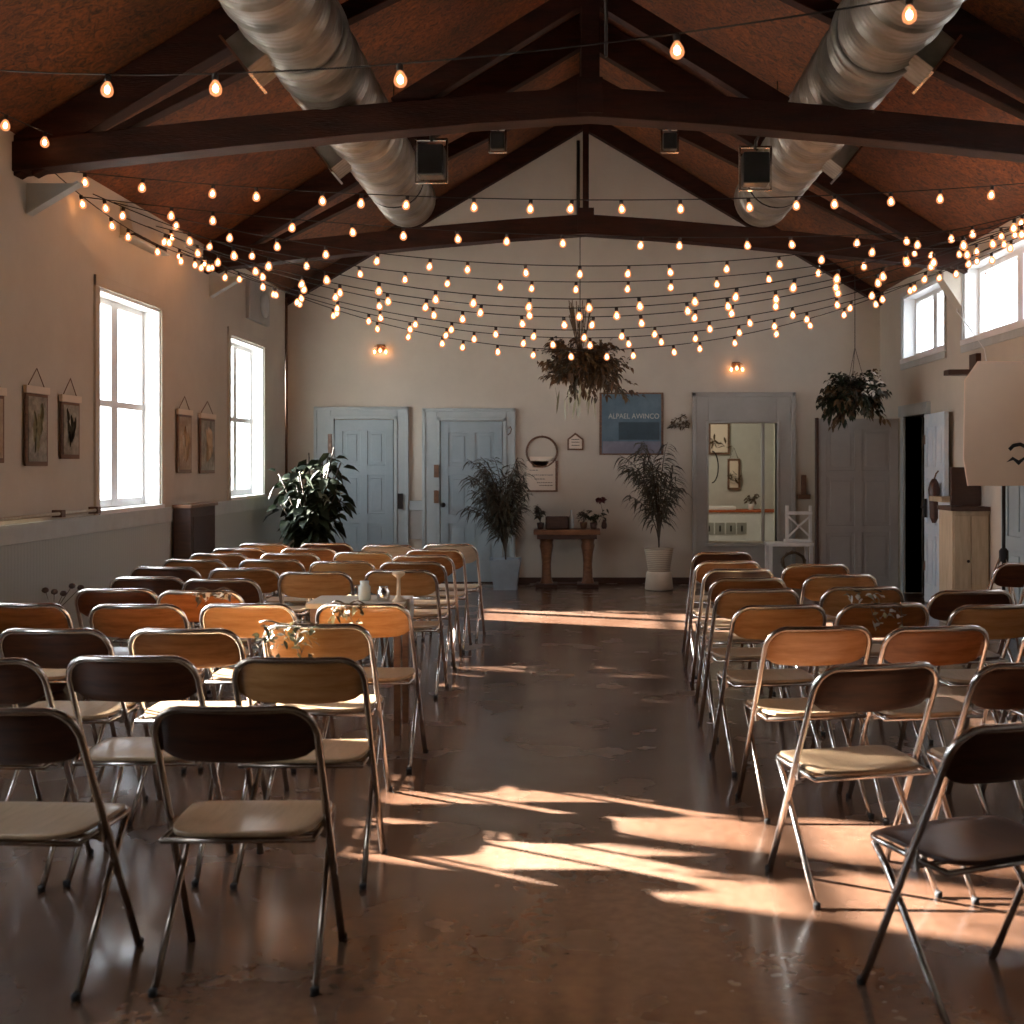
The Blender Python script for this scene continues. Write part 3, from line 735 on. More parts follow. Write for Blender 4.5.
for lz, rz, yc, sp, lb in S:
    zc = (lz+rz)/2; h = 1.5 + (463-yc)*zc/1200
    ah = 3.44 + random.uniform(-.04,.08)
    strand((XL+.03, lz, ah), (XR-.03, rz, ah-.02), ah-.01-h, lb, sp, skew=.5)
strand((XL+.04,5.7,3.5),(XR-.04,3.6,3.5),.38,'string with the large near bulbs high in front of the nearest truss', ts=[.06,.12,.208,.278,.39,.54,.652,.79,.9], skew=.44)
strand((-3.33,4.2,3.62),(-3.36,7.68,3.60),.10,'short string of bulbs along the left eave ending at the nearest truss', ts=[.2,.5,.82,.97])
strand((XL+.03,8.2,3.5),(-3.3,11.6,3.45),.18,'string of bulbs running back along the left eave between the trusses', .42)
strand((XR-.05,8.2,3.5),(3.2,11.6,3.6),.2,'string of bulbs running back along the right eave between the trusses', .40)
# wall sconces
for x, z, nm in ((-2.45, 2.92, 'small lit wall sconce on the back wall above the left blue door'), (1.99, 2.70, 'small lit wall sconce on the back wall above the framed opening')):
    s = thing('wall_sconce', nm, 'wall lamp', (x, YB, z), 0, 'wall sconces on the back wall')
    MB().box(-.05,.05,-.02,0,-.04,.06).build('back_plate', M['frame'], s, .004)
    MB().tube([(-.07,-.06,.03),(0,-.07,.05),(.07,-.06,.03)], .006, 6).tube([(0,-.01,.03),(0,-.07,.05)], .006, 6).build('arm', M['frame'], s)
    for dx in (-.07, .07, 0):
        b = bpy.data.objects.new('bulb', BM); C.objects.link(b); b.parent = s; b.location = (dx, -.065, .035 if dx else .05); 
        k = bpy.data.objects.new('filament', FM); C.objects.link(k); k.parent = b

# ------------------------------------------------------------ plants
def rnd_dir(up=.0):
    a = random.uniform(0, 2*PI); z = random.uniform(-1, 1)+up
    return Vector((math.cos(a), math.sin(a), z)).normalized()
def leafy_plant(loc, h, spread, nstem, nleaf, L, W, ml, label, pot=None, keep=None):
    t = thing('potted_plant', label, 'plant', loc)
    st = MB(); lf = MB(); pale = MB()
    for i in range(nstem):
        a = 2*PI*i/nstem + random.uniform(-.3,.3); rr = spread*random.uniform(.25,1); hh = h*random.uniform(.55,1)
        end = Vector((math.cos(a)*rr, math.sin(a)*rr*.7, hh))
        pts = [Vector((math.cos(a)*.04, math.sin(a)*.04, .3))]
        for k in range(1,6):
            s = k/5; pts.append(Vector((end.x*s**1.4, end.y*s**1.4, .3+(hh-.3)*s)))
        st.tube(pts, .009, 5)
        for k in range(nleaf):
            s = random.uniform(.25,1); p = Vector((end.x*s**1.4, end.y*s**1.4, .3+(hh-.3)*s))
            d = rnd_dir(.1)
            p2 = p + d*.05
            (lf if random.random() > .03 else pale).leaf(p2, d, L*random.uniform(.6,1.1), W*random.uniform(.7,1.1), .12, .5)
    st.build('stems', M['stem'], t); lf.build('foliage', ml, t, fix=False)
    if pale.v: lab(pale.build('pale_leaves', M['leafpale'], t, fix=False), 'few green leaves coloured pale as if sunlit')  # sunlight on these few leaves is put into their pale colour
    return t
t = leafy_plant((-2.97, 13.45, 0), 1.72, .50, 20, 26, .21, .11, M['leaf'], 'large dark rubber plant in the left back corner before the first blue door')
MB().lathe([(.15,0),(.19,.02),(.22,.34),(.235,.36),(.2,.36),(.19,.31)], (0,0,0), 22).build('pot', M['darkwood'], t)
def palm(loc, h, n, spread, ml, label, nl=13, L=.17, W=.018, base=.3, lean=(0,0)):
    t = thing('potted_palm', label, 'plant', loc)
    st = MB(); lf = MB()
    for i in range(n):
        a = random.uniform(0,2*PI); hh = h*random.uniform(.6,1.0); rr = spread*random.uniform(.35,1)
        dx, dy = math.cos(a)*rr+lean[0], math.sin(a)*rr*.6+lean[1]
        pts = []
        for k in range(9):
            s = k/8; z = base + (hh-base)*(s*(1.25-.25*s**3) if s < 1 else 1.0); pts.append(Vector((dx*s**2.0, dy*s**2.0, z)))
        st.tube(pts, [.008*(1-.08*k) for k in range(9)], 5)
        for k in range(nl):
            s = .35+.65*k/nl; i0 = min(7, int(s*8)); f = s*8-i0; p = pts[i0].lerp(pts[i0+1], f)
            for sd in (-1,1):
                ang = a + sd*random.uniform(.5,1.4)
                d = Vector((math.cos(ang), math.sin(ang), random.uniform(-.1,.7))).normalized()
                lf.leaf(p, d, L*random.uniform(.7,1.2), W, .2, .75)
    st.build('stems', M['stem'], t); lf.build('fronds', ml, t, fix=False); return t
t = palm((.97, 14.2, 0), 1.78, 20, .55, M['leafgray'], 'spiky palm in a cream basket pot on the back wall right of the poster table', 16, .19, .022, .5)
MB().lathe([(.12,0),(.17,.01),(.15,.2),(.14,.22)], (0,0,0), 24).build('cloth_base', M['canvas'], t)
MB().lathe([(.11,.18),(.125,.2),(.17,.47),(.175,.49),(.15,.49),(.145,.43)], (0,0,0), 24).build('basket', M['wicker'], t)
MB().lathe([(.14,.42),(.14,.44)], (0,0,0), 20).build('soil', M['soil'], t)
t = palm((-.85, 14.3, 0), 1.6, 52, .5, M['leafgray'], 'feathery grassy plant in a blue grey pot before the second blue door', 16, .17, .016, .34, (-.08,0))
MB().prism([(-.14,-.14),(.14,-.14),(.14,.14),(-.14,.14)], 'z', 0, .02).add([(-.13,-.13,0),(.13,-.13,0),(.13,.13,0),(-.13,.13,0),(-.185,-.185,.36),(.185,-.185,.36),(.185,.185,.36),(-.185,.185,.36),(-.16,-.16,.36),(.16,-.16,.36),(.16,.16,.36),(-.16,.16,.36),(-.15,-.15,.3),(.15,-.15,.3),(.15,.15,.3),(-.15,.15,.3)],
    [(0,1,5,4),(1,2,6,5),(2,3,7,6),(3,0,4,7),(4,5,9,8),(5,6,10,9),(6,7,11,10),(7,4,8,11),(8,9,13,12),(9,10,14,13),(10,11,15,14),(11,8,12,15),(12,13,14,15)]).build('pot', M['galvpot'], t)

def hanging(loc, rad, n, L, W, mats, label, top, trail, name='hanging_plant', skew=(0,0)):
    t = thing(name, label, 'hanging plant', loc)
    cores = [MB() for _ in mats]; st = MB()
    for i in range(n):
        d = rnd_dir(.15); end = d*rad*random.uniform(.55,1.1); end.z *= .75
        if random.random() < .35: end.z -= trail*random.uniform(.2,1); end.x += skew[0]*random.random()
        mid = end*.5 + Vector((0,0,.12*rad))
        if i % 2 == 0: st.tube([Vector((0,0,0)), mid, end], .0035, 4)
        q = cores[min(len(mats)-1, int(random.random()**1.8*len(mats)))]
        for k in range(9):
            s = random.uniform(.3,1.05); p = mid.lerp(end, s) if s > .5 else mid*s*2
            q.leaf(p + rnd_dir()*.03, (end.normalized()+rnd_dir()*.9).normalized(), L*random.uniform(.6,1.2), W*random.uniform(.7,1.2), .15, .6)
    st.build('twigs', M['stem'], t)
    for q, m, nm in zip(cores, mats, ('foliage','dry_foliage','pale_foliage')):
        if q.v: q.build(nm, m, t, fix=False)
    MB().lathe([(.03,-.12),(.12,-.08),(.15,.0),(.14,.02),(.02,.0)], (0,0,0), 14).build('basket', M['frame'], t)
    c = MB()
    for a in (0, 2.1, 4.2): c.tube([(.14*math.cos(a),.14*math.sin(a),0),(0,0,min(.5,top*.8))], .003, 4)
    c.tube([(0,0,min(.5,top*.8)),(0,0,top)], .004, 4); c.build('cord', M['rubber'], t)
    return t
hp = hanging((.03, 11.78, 2.47), .40, 260, .07, .035, [M['leafdry'], M['stem'], M['leafgray']], 'dried brown plant bundle hanging in mid air under the far truss at mid hall', 1.3, .25, skew=(.25,0))
f = MB()
for k in range(26):
    a = random.uniform(0,2*PI); f.tube([(0,0,.05),(math.cos(a)*.06,math.sin(a)*.06,.3),(math.cos(a)*.11,math.sin(a)*.11,.45+random.uniform(0,.2))], .004, 4)
f.build('dry_stalks', M['leafdry'], hp)
f = MB()
for k in range(14): f.leaf((random.uniform(-.25,.15),random.uniform(-.3,-.1),random.uniform(-.35,-.2)), (random.uniform(-.2,.2),0,-1), .22, .03, .1, .1)
lab(f.build('grass_blades', M['leafpale'], hp, fix=False), 'pale hanging blades')
hp2 = hanging((3.08, 13.3, 2.28), .36, 190, .075, .045, [M['leaf'], M['leafdry'], M['leafgray']], 'leafy green plant hanging in the right back corner in front of the grey loose door', 1.5, .2)
f = MB()
for k in range(26): f.leaf((random.uniform(.0,.22),-.36+random.uniform(-.02,.03),random.uniform(-.02,.22)), rnd_dir(), .06, .035, .1, .3)
lab(f.build('white_blossom', M['white_flower'], hp2, fix=False), 'cluster of white blossoms')
# twig on the wall
t = thing('wall_sprig', 'dry leafy sprig fixed to the back wall just right of the blue poster', 'plant', (1.12, YB-.03, 1.98))
s_ = MB(); l_ = MB()
for k in range(6):
    a = random.uniform(-.3,1.0); e_ = Vector((math.cos(a)*.28, -random.uniform(.02,.12), math.sin(a)*.2)); s_.tube([(0,0,-.05),e_*.5,e_], .003, 4)
    for j in range(9): l_.leaf(e_*random.uniform(.2,1), rnd_dir(), .06, .025)
s_.build('twigs', M['stem'], t); l_.build('foliage', M['leafdry'], t, fix=False)
# dried stems by the wainscot
t = thing('dried_flower_stem', 'dark dried flower heads on thin stems standing against the left wainscot', 'dried flowers', (-3.45, 7.9, 0))
MB().lathe([(.06,0),(.09,.05),(.08,.2),(.04,.28),(.045,.3)], (0,0,0), 16).build('vase', M['darkwood'], t)
s_ = MB(); h_ = MB()
for k in range(5):
    e_ = Vector((.02+.02*k, -.16+.09*k, .68-.02*(k%3))); s_.tube([(0,0,.28),(0,0,.5),e_], .0025, 4)
    MB().lathe([(.003,-.02),(.02,-.012),(.024,0),(.016,.014),(.003,.018)], e_, 8).build('flower_head', M['darkwood'], t)
s_.build('stems', M['stem'], t)

# ------------------------------------------------------------ back wall items
t = thing('hoop_wreath', 'thin twig hoop with a pale paper fan hanging above the framed calendar', 'wreath', (-.44, YB-.02, 1.64))
MB().tube([(.19*math.cos(a), 0, .19*math.sin(a)) for a in [i*2*PI/32 for i in range(32)]], .013, 6, True).build('hoop', M['frame'], t)
MB().prism([(-.16,-.06),(.15,-.06),(.03,-.2),(-.11,-.2)], 'y', -.006, .0).build('paper_fan', M['paper'], t)
t = thing('framed_notice', 'cream handwritten notice in a thin dark frame under the twig hoop', 'notice', (-.44, YB, 1.14))
MB().box(-.19,.20,-.02,0,0,.39).build('frame', M['frame'], t, .003)
MB().box(-.19,.17,-.026,-.0195,.02,.385).build('sheet', M['paper'], t)
f = MB()
for i, (z, w) in enumerate(((.27,.1),(.21,.24),(.16,.12),(.115,.22),(.08,.26))):
    x = -.15+.03*i
    while x < min(.13, -.15+.03*i+w): 
        ww = random.uniform(.012,.03); f.box(x, x+ww, -.028, -.0255, z-.004, z+.004); x += ww+.008
f.build('writing', M['ink'], t)
t = thing('house_plaque', 'tiny house shaped wooden plaque with a paper face on the back wall', 'plaque', (-.02, YB, 1.66))
MB().prism([(-.1,0),(.1,0),(.1,.14),(.0,.22),(-.1,.14)], 'y', -.03, 0).build('frame', M['frame'], t, .003)
MB().prism([(-.08,.02),(.08,.02),(.08,.13),(.0,.19),(-.08,.13)], 'y', -.034, -.0295).build('sheet', M['paper'], t)
f = MB()
for z in (.06,.1,.135): f.box(-.05,.05,-.036,-.0335,z-.004,z+.004)
f.build('writing', M['ink'], t)
# poster
t = thing('poster', 'blue poster with a pale heading line on the back wall behind the hanging dried plant', 'poster', (.68, YB, 1.6))
MB().box(-.40,.40,-.018,0,0,.78).build('frame', M['frame'], t, .003)
MB().box(-.37,.37,-.022,-.017,.02,.76).build('sheet', mat('poster_blue', (.06,.12,.17), .6, col2=(.13,.20,.25), var=.1, scale=4), t)
MB().box(-.36,.36,-.0235,-.0215,.02,.17).build('lower_band', mat('poster_lilac', (.2,.2,.25), .6, var=.15, scale=8), t)
MB().box(-.16,.35,-.024,-.0215,.19,.41).build('dark_block', mat('poster_dark', (.03,.06,.08), .6, var=.2), t)
def text(body, size, loc, m, parent, rot=(PI/2,0,0), sx=1.0, name='lettering'):
    cu = bpy.data.curves.new(name, 'FONT'); cu.body = body; cu.size = size; cu.extrude = .0008; cu.align_x = 'CENTER'
    o = bpy.data.objects.new(name, cu); C.objects.link(o)
    dg = bpy.context.evaluated_depsgraph_get(); dg.update()
    me = bpy.data.meshes.new_from_object(o.evaluated_get(dg)); bpy.data.objects.remove(o)
    me.materials.clear(); me.materials.append(m)
    o = bpy.data.objects.new(name, me); C.objects.link(o); o.parent = parent; o.location = loc; o.rotation_euler = rot; o.scale = (sx,1,1)
    return o
text('ALPAEL AWINCO', .09, (.03,-.0245,.455), mat('faded_lettering', (.58,.58,.53), .7), t, sx=.9)
# console table
t = thing('console_table', 'small wooden pedestal console table standing against the back wall', 'table', (-.12, 14.55, 0))
MB().box(-.40,.40,-.2,.2,.64,.70).build('tabletop', M['tablewood'], t, .006)
f = MB(); f.box(-.36,.36,-.16,.16,.585,.64); f.build('apron', M['darkwood'], t, .004)
for sx in (-1,1):
    MB().lathe([(.10,0),(.10,.03),(.075,.06),(.06,.12),(.055,.28),(.065,.40),(.085,.5),(.075,.54),(.09,.585)], (sx*.25,0,.0), 12).build('leg', M['tablewood'], t)
    MB().box(sx*.25-.13, sx*.25+.13, -.17,.17,0,.045).build('foot', M['darkwood'], t, .008)
MB().box(-.25,.25,-.03,.03,.02,.045).build('stretcher', M['darkwood'], t)
t = thing('wooden_crate', 'small dark wooden crate on the left half of the console table', 'crate', (-.24, 14.55, .701))
f = MB(); f.box(-.14,.14,-.1,-.085,0,.15); f.box(-.14,.14,.085,.1,0,.15); f.box(-.14,-.125,-.1,.1,0,.15); f.box(.125,.14,-.1,.1,0,.15); f.box(-.14,.14,-.1,.1,0,.012)
f.build('slats', M['darkwood'], t, .002)
def small_pot(x, y, z, h, label, m, leafm, n=14, L=.08, spread=.1, name='small_potted_plant', flower=False):
    t = thing(name, label, 'plant', (x, y, z))
    MB().lathe([(.03,0),(.035,.005),(.045,.075),(.04,.08),(.036,.07)], (0,0,0), 12).build('pot', m, t)
    s_ = MB(); l_ = MB()
    for k in range(6):
        e_ = Vector((random.uniform(-spread,spread), random.uniform(-spread,spread)*.6, .07+h*random.uniform(.5,1))); s_.tube([(0,0,.06),(e_.x*.3,e_.y*.3,e_.z*.6),e_], .002, 4)
        for j in range(n): l_.leaf(Vector((0,0,.06)).lerp(e_, random.uniform(.5,1)), rnd_dir(.2), L*random.uniform(.5,1), .025)
    s_.build('stems', M['stem'], t); l_.build('foliage', leafm, t, fix=False)
    return t
small_pot(-.44, 14.5, .701, .24, 'bushy little potted plant at the left end of the console table', M['darkwood'], M['leafgray'])
small_pot(.08, 14.6, .701, .16, 'tiny leafy pot near the middle right of the console table', M['frame'], M['leafgray'], 8)
small_pot(.2, 14.5, .701, .1, 'low leafy pot near the right end of the console table', M['darkwood'], M['leaf'], 8)
t = thing('glass_bottle', 'slim clear glass bottle behind the crate on the console table', 'bottle', (-.07, 14.63, .701))
MB().lathe([(.03,0),(.032,.01),(.032,.12),(.012,.17),(.012,.22),(.015,.225)], (0,0,0), 12).build('bottle_body', M['glassjar'], t)
t = thing('flower_vase', 'vase with one tall dark red blossom stem at the right end of the console table', 'vase', (.33, 14.58, .701))
MB().lathe([(.025,0),(.035,.03),(.03,.07),(.015,.1),(.02,.11)], (0,0,0), 12).build('vase_body', M['darkwood'], t)
MB().tube([(0,0,.08),(-.02,0,.22),(-.05,0,.34)], .003, 5).build('stem', M['stem'], t)
f = MB()
for k in range(22): f.leaf(Vector((-.04,0,.34))+rnd_dir()*.03, rnd_dir(.2), .06, .05, .1, .3)
f.build('blossom', M['flower'], t, fix=False)
f = MB()
for k in range(12): f.leaf((random.uniform(-.05,.03),0,random.uniform(.1,.26)), rnd_dir(), .06, .025)
f.build('foliage', M['leaf'], t, fix=False)

# white low table and stacked X-back stool
t = thing('white_table', 'white painted low side table beside the framed opening', 'table', (2.54, 14.4, 0))
MB().box(-.27,.27,-.18,.18,.51,.55).build('tabletop', M['white'], t, .004)
for sx in (-1,1):
    for sy in (-1,1): MB().box(sx*.24-.02, sx*.24+.02, sy*.15-.02, sy*.15+.02, 0, .51).build('leg', M['white'], t, .003)
t = thing('x_back_stool', 'white X backed frame stool standing on the white side table', 'stool', (2.66, 14.4, .551))
f = MB()
for sx in (-1,1): f.box(sx*.14-.018, sx*.14+.018, -.02,.016, 0, .44)
f.build('posts', M['white'], t, .003)
f = MB(); f.bar((-.14,-.03,.06),(.14,-.03,.32),.02,.03,up=(0,1,0)); f.bar((-.14,-.03,.32),(.14,-.03,.06),.02,.03,up=(0,1,0)); f.build('cross_brace', M['white'], t)
MB().box(-.16,.16,-.03,.0,.33,.37).build('top_rail', M['white'], t, .003)
MB().box(-.16,.16,-.03,.13,.0,.03).build('base_rail', M['white'], t, .003)
t = thing('dried_wreath', 'round bundle of dried twigs tucked under the white side table', 'wreath', (2.54, 14.1, .0))
f = MB()
for k in range(26):
    a0 = random.uniform(0,2*PI); f.tube([((.13+random.uniform(-.02,.02))*math.cos(a0+j*.5), random.uniform(-.03,.03), .34+(.11+random.uniform(-.02,.02))*math.sin(a0+j*.5)) for j in range(6)], .006, 4)
f.build('twigs', M['leafdry'], t)
MB().tube([(0,0,0),(0,0,.25)], .012, 6).build('stand', M['darkmetal'], t)
t = thing('wall_switch_box', 'small brownish switch box on the back wall above the white stool', 'switch box', (2.83, YB, 1.05))
MB().box(-.08,.08,-.05,0,0,.06).build('shelf', M['frame'], t, .003); MB().box(-.03,.03,-.04,0,.06,.3).build('box', M['frame'], t, .003)

# alcove contents
yb = ay1
t = thing('hanging_picture', 'small rope hung floral picture inside the framed opening, upper one', 'picture', (2.02, yb-.03, 1.62))
def framed(t, w, h, m1, m2):
    MB().box(-w/2,w/2,-.015,.0,0,h).build('frame', M['frame'], t, .002)
    MB().box(-w/2+.03,w/2-.03,-.018,-.014,.03,h-.03).build('print', m1, t)
    f = MB()
    for k in range(14): f.leaf((random.uniform(-w/3,w/3), -.02, random.uniform(.08,h*.5)), (random.uniform(-1,1),-.05,random.uniform(-.3,1)), .1, .04, 0, 0)
    f.build('motif', m2, t, fix=False)
    MB().tube([(-w/2+.03,-.008,h),(0,-.01,h+.16),(w/2-.03,-.008,h)], .004, 5).build('cord', M['stem'], t)
framed(t, .30, .46, M['paper'], M['leafdry'])
t = thing('hanging_picture', 'narrow picture with dark frame inside the framed opening, lower one', 'picture', (2.23, yb-.03, 1.12)); framed(t, .18, .44, M['paper'], M['leafdry'])
t = thing('sideboard', 'white sideboard with small drawers inside the room beyond the framed opening', 'cabinet', (2.15, yb-.35, 0))
MB().box(-.6,.75,-.25,.25,0,.82).build('body', M['white'], t, .004)
MB().box(-.62,.77,-.27,.27,.82,.85).build('worktop', M['orange'], t, .003)
for k in range(5):
    d_ = MB().box(-.55+.15*k,-.42+.15*k,-.262,-.25,.52,.68).build('drawer', M['greyframe'], t, .003)
    MB().box(-.495+.15*k,-.475+.15*k,-.275,-.262,.56,.64).build('handle', M['ink'], d_)
small_pot(2.42, yb-.4, .851, .16, 'small plant in a pot on the sideboard inside the framed opening', M['white'], M['leafdry'], 10)
t = thing('white_dish', 'long white dish on the sideboard inside the framed opening', 'dish', (2.0, yb-.4, .851))
MB().box(-.2,.2,-.1,.1,0,.05).build('dish_body', M['white'], t, .01)
t = thing('hanging_tool', 'black curved scythe like tool hanging inside the framed opening at its left edge', 'tool', (1.72, YB+.12, 1.45))
MB().tube([(-.02+.08*math.sin(a), 0, .2*math.cos(a)) for a in [i*PI/10 for i in range(11)]], .008, 6).build('blade', M['rubber'], t)

# ------------------------------------------------------------ left wall items
def art(y, w, z0, z1, label, m1, m2, tilt=0):
    t = thing('hanging_picture', label, 'picture', (XL+.012, y, z0), R(90)+0)
    h = z1-z0
    MB().box(-w/2,w/2,-.015,0,0,h).build('frame', M['frame'], t, .002)
    MB().box(-w/2+.025,w/2-.025,-.019,-.014,.03,h-.07).build('print', m1, t)
    MB().box(-w/2-.015,w/2+.015,-.025,.0,h-.05,h).build('hanging_bar', M['paper'], t, .003)
    f = MB()
    for k in range(16): f.leaf((random.uniform(-w/5,w/5), -.021, random.uniform(.08,h*.55)), (random.uniform(-.25,.25),-.03,1), h*.26, w*.09, 0, 0)
    f.build('motif', m2, t, fix=False)
    MB().tube([(-w/2+.04,-.008,h),(0,-.012,h+.12),(w/2-.04,-.008,h)], .003, 5).build('cord', M['frame'], t)
    return t
dp = mat('print_dark', (.10,.10,.08), .6, col2=(.45,.42,.34), var=.1, scale=9)
dp2 = mat('print_brown', (.20,.10,.05), .6, col2=(.5,.4,.28), var=.1, scale=6)
art(7.37, .32, 1.50, 1.97, 'cord hung picture cut by the left edge of the photo, left of two others', dp2, M['leafdry'])
art(7.99, .32, 1.48, 2.01, 'tall cord hung picture with figures in dark frame, second from left on the left wall', dp, M['leafpale'])
art(8.52, .30, 1.53, 1.98, 'cord hung picture with brown frame just left of the nearer window', dp, M['leafgray'])
art(11.0, .38, 1.41, 1.99, 'narrow cord hung picture in brown frame, left one of two between the windows', dp2, M['canvas'])
art(11.68, .46, 1.40, 1.98, 'pale draped cord hung picture, right one of two between the windows', dp, M['canvas'])
t = thing('dark_cabinet', 'tall dark brown narrow cabinet against the left wall between the windows', 'cabinet', (XL+.095, 11.0, 0))
MB().box(-.055,.1,-.36,.36,0,1.10).build('body', M['darkwood'], t, .004)
MB().box(-.055,.12,-.39,.39,1.10,1.13).build('top', M['tablewood'], t, .003)
MB().box(.1,.108,-.3,.3,.1,1.02).build('door', M['darkwood'], t, .003)

# ------------------------------------------------------------ right side items
t = thing('wooden_cabinet', 'weathered tan wooden cabinet against the right wall near the blue open door', 'cabinet', (3.61, 11.2, 0))
MB().box(-.17,.17,-.2,.2,.0,1.06).build('body', M['tanwood'], t, .004)
MB().box(-.19,.17,-.23,.2,1.06,1.10).build('top', M['darkwood'], t, .004)
for a, b in ((-.155,-.004),(.004,.155)):
    d_ = MB().box(a,b,-.212,-.2,.06,1.02).build('door', M['tanwood'], t, .004)
MB().lathe([(.012,0),(.014,.015),(.006,.02)], (-.03,-.212,.6), 8, Matrix.Rotation(PI/2,4,'X')).build('knob', M['darkmetal'], t)
t = thing('side_counter', 'pale blue counter end with a wooden top beside the tan cabinet', 'counter', (3.69, 11.83, 0))
MB().box(-.07,.1,-.2,.2,0,1.12).build('body', M['peel'], t, .004); MB().box(-.16,.1,-.2,.2,1.12,1.17).build('top', M['tanwood'], t, .004)
t = thing('recess_shade_board', 'dark panel standing in for the shaded recess above the tan cabinet', 'board', (3.66, 11.25, 1.101))
MB().box(-.16,.12,-.02,.02,0,.36).build('board', M['darkwood'], t, .004)  # dark panel put where the recess above the cabinet lies in shade
t = thing('hanging_bag', 'dark brown bag hanging on the edge of the open blue door', 'bag', (3.63, 12.2, 1.15))
MB().lathe([(.02,-.26),(.045,-.2),(.05,-.05),(.06,.08),(.045,.15),(.02,.19)], (0,0,0), 12).build('bag_body', M['darkwood'], t)
MB().tube([(.0,0,.18),(0.02,.0,.24),(.045,0,.27)], .008, 6).build('strap', M['frame'], t)
# tripod with cream board
t = thing('tripod_stand', 'black tripod stand holding the cream board near the right wall', 'tripod', (3.2, 9.0, 0))
MB().tube([(0,0,.35),(0,0,1.45)], .014, 8).build('pole', M['darkmetal'], t)
MB().lathe([(.03,.76),(.035,.78),(.035,.84),(.02,.86)], (0,0,0), 12).build('collar', M['rubber'], t)
for a in (.6, 2.7, 4.8):
    lg = MB().tube([(.02*math.cos(a),.02*math.sin(a),.8),(.3*math.cos(a),.3*math.sin(a),.01)], .011, 8).build('leg', M['chrome'], t)
    MB().tube([(0,0,.38),(.15*math.cos(a),.15*math.sin(a),.40)], .006, 6).build('brace', M['darkmetal'], t)
t = thing('cream_board', 'large cream board with cut corners and a small dark bird mark on the tripod', 'board', (3.22, 8.96, 1.33))
w, h, c = .33, .93, .11
pts = [(-w+c*.2,0),(w-.05,0),(w,c*.3),(w,h-c*.6),(w-c,h),(-w+c*.9,h),(-w,h-c*1.3),(-w-.01,.2)]
MB().prism(pts, 'y', -.02, 0).build('board_panel', M['card'], t, .004)
f = MB()
def bird(cx, cz, s):
    f.prism([(cx-s,cz-.1*s),(cx-.5*s,cz+.35*s),(cx,cz+.05*s),(cx+.5*s,cz+.35*s),(cx+s,cz),(cx+.45*s,cz+.1*s),(cx,cz-.35*s),(cx-.45*s,cz+.08*s)], 'y', -.023, -.0195)
bird(.07, .185, .09)
f.tube([(.0,-.021,.27),(.03,-.021,.30),(.08,-.021,.31),(.14,-.021,.28)], .014, 5)
f.build('bird_mark', M['ink'], t)
MB().box(-.02,.02,.0,.024,.1,.5).build('clamp', M['darkmetal'], t)
t = thing('dark_fixture', 'dark wooden wall bracket behind the top left corner of the cream board', 'bracket', (XR, 11.35, 2.33))
MB().box(-.3,0,-.08,.08,0,.05).box(-.05,0,-.1,.1,-.2,.2).build('bracket', M['darkwood'], t, .004)
t = thing('wall_cable', 'white cable dangling down the right wall below the clerestory window', 'cable', (XR-.02, 11.0, 2.4))
MB().tube([(0,.95,1.0),(0,.9,.6),(0,.4,.33),(0,.1,.15),(0,0,-.1),(0,.02,-.5)], .006, 6).build('cable', M['white'], t)

# ------------------------------------------------------------ decor among chairs
t = thing('small_table', 'small wooden table holding jars amid the left chairs near the aisle', 'table', (-1.22, 6.78, 0))
MB().box(-.27,.27,-.2,.2,.70,.73).build('tabletop', M['canvas'], t, .004)
for sx in (-1,1):
    for sy in (-1,1): MB().box(sx*.23-.018,sx*.23+.018,sy*.16-.018,sy*.16+.018,0,.70).build('leg', M['frame'], t)
def jar(x, y, label, r, h, m):
    t = thing('glass_jar', label, 'jar', (x,y,.731)); MB().lathe([(r*.8,0),(r,.01),(r,h*.7),(r*.7,h*.82),(r*.75,h)], (0,0,0), 14).build('jar_body', m, t); return t
jar(-1.19, 6.72, 'pale blue ribbed glass jar on the small table amid the left chairs', .035, .11, M['glassjar'])
jar(-1.08, 6.70, 'short steel cup on the small table amid the left chairs', .035, .08, M['chrome'])
t = thing('candlestick', 'cream wooden candlestick on the small table amid the left chairs', 'candlestick', (-.99, 6.66, .731))
MB().lathe([(.04,0),(.035,.01),(.012,.03),(.01,.13),(.035,.15),(.035,.165)], (0,0,0), 12).build('candlestick_body', M['canvas'], t)
t = thing('white_cloth', 'crumpled white cloth hanging over the aisle end of the small table', 'cloth', (-1.02, 6.74, .731))
def clo(u,v): return ((.06*u+(.03 if v<0 else 0)), .05*v+.01*math.sin(u*7), .01+.004*math.sin(6*u+3*v) if v>0 else .01+.0*v)
f = MB(); vs=[]; fs=[]
for i in range(9):
    for j in range(9):
        s = j/8; x = -.06+.12*s if s<.5 else .0+ .012*math.sin(i*1.7); z = .01 if s<.5 else .01-(s-.5)*.24
        vs.append((.0+ (s*.14 if s<.5 else .07+.012*math.sin(i*1.7+s*3)), -.07+.14*i/8+.006*math.sin(s*9), z+.003*math.sin(i*2)))
fs=[(i*9+j,i*9+j+1,(i+1)*9+j+1,(i+1)*9+j) for i in range(8) for j in range(8)]
f.add([(x+.015,y,z+.004) for x,y,z in vs],fs,True); o_=f.build('cloth_sheet', M['white'], t, fix=False); so=o_.modifiers.new('thick','SOLIDIFY'); so.thickness=.003
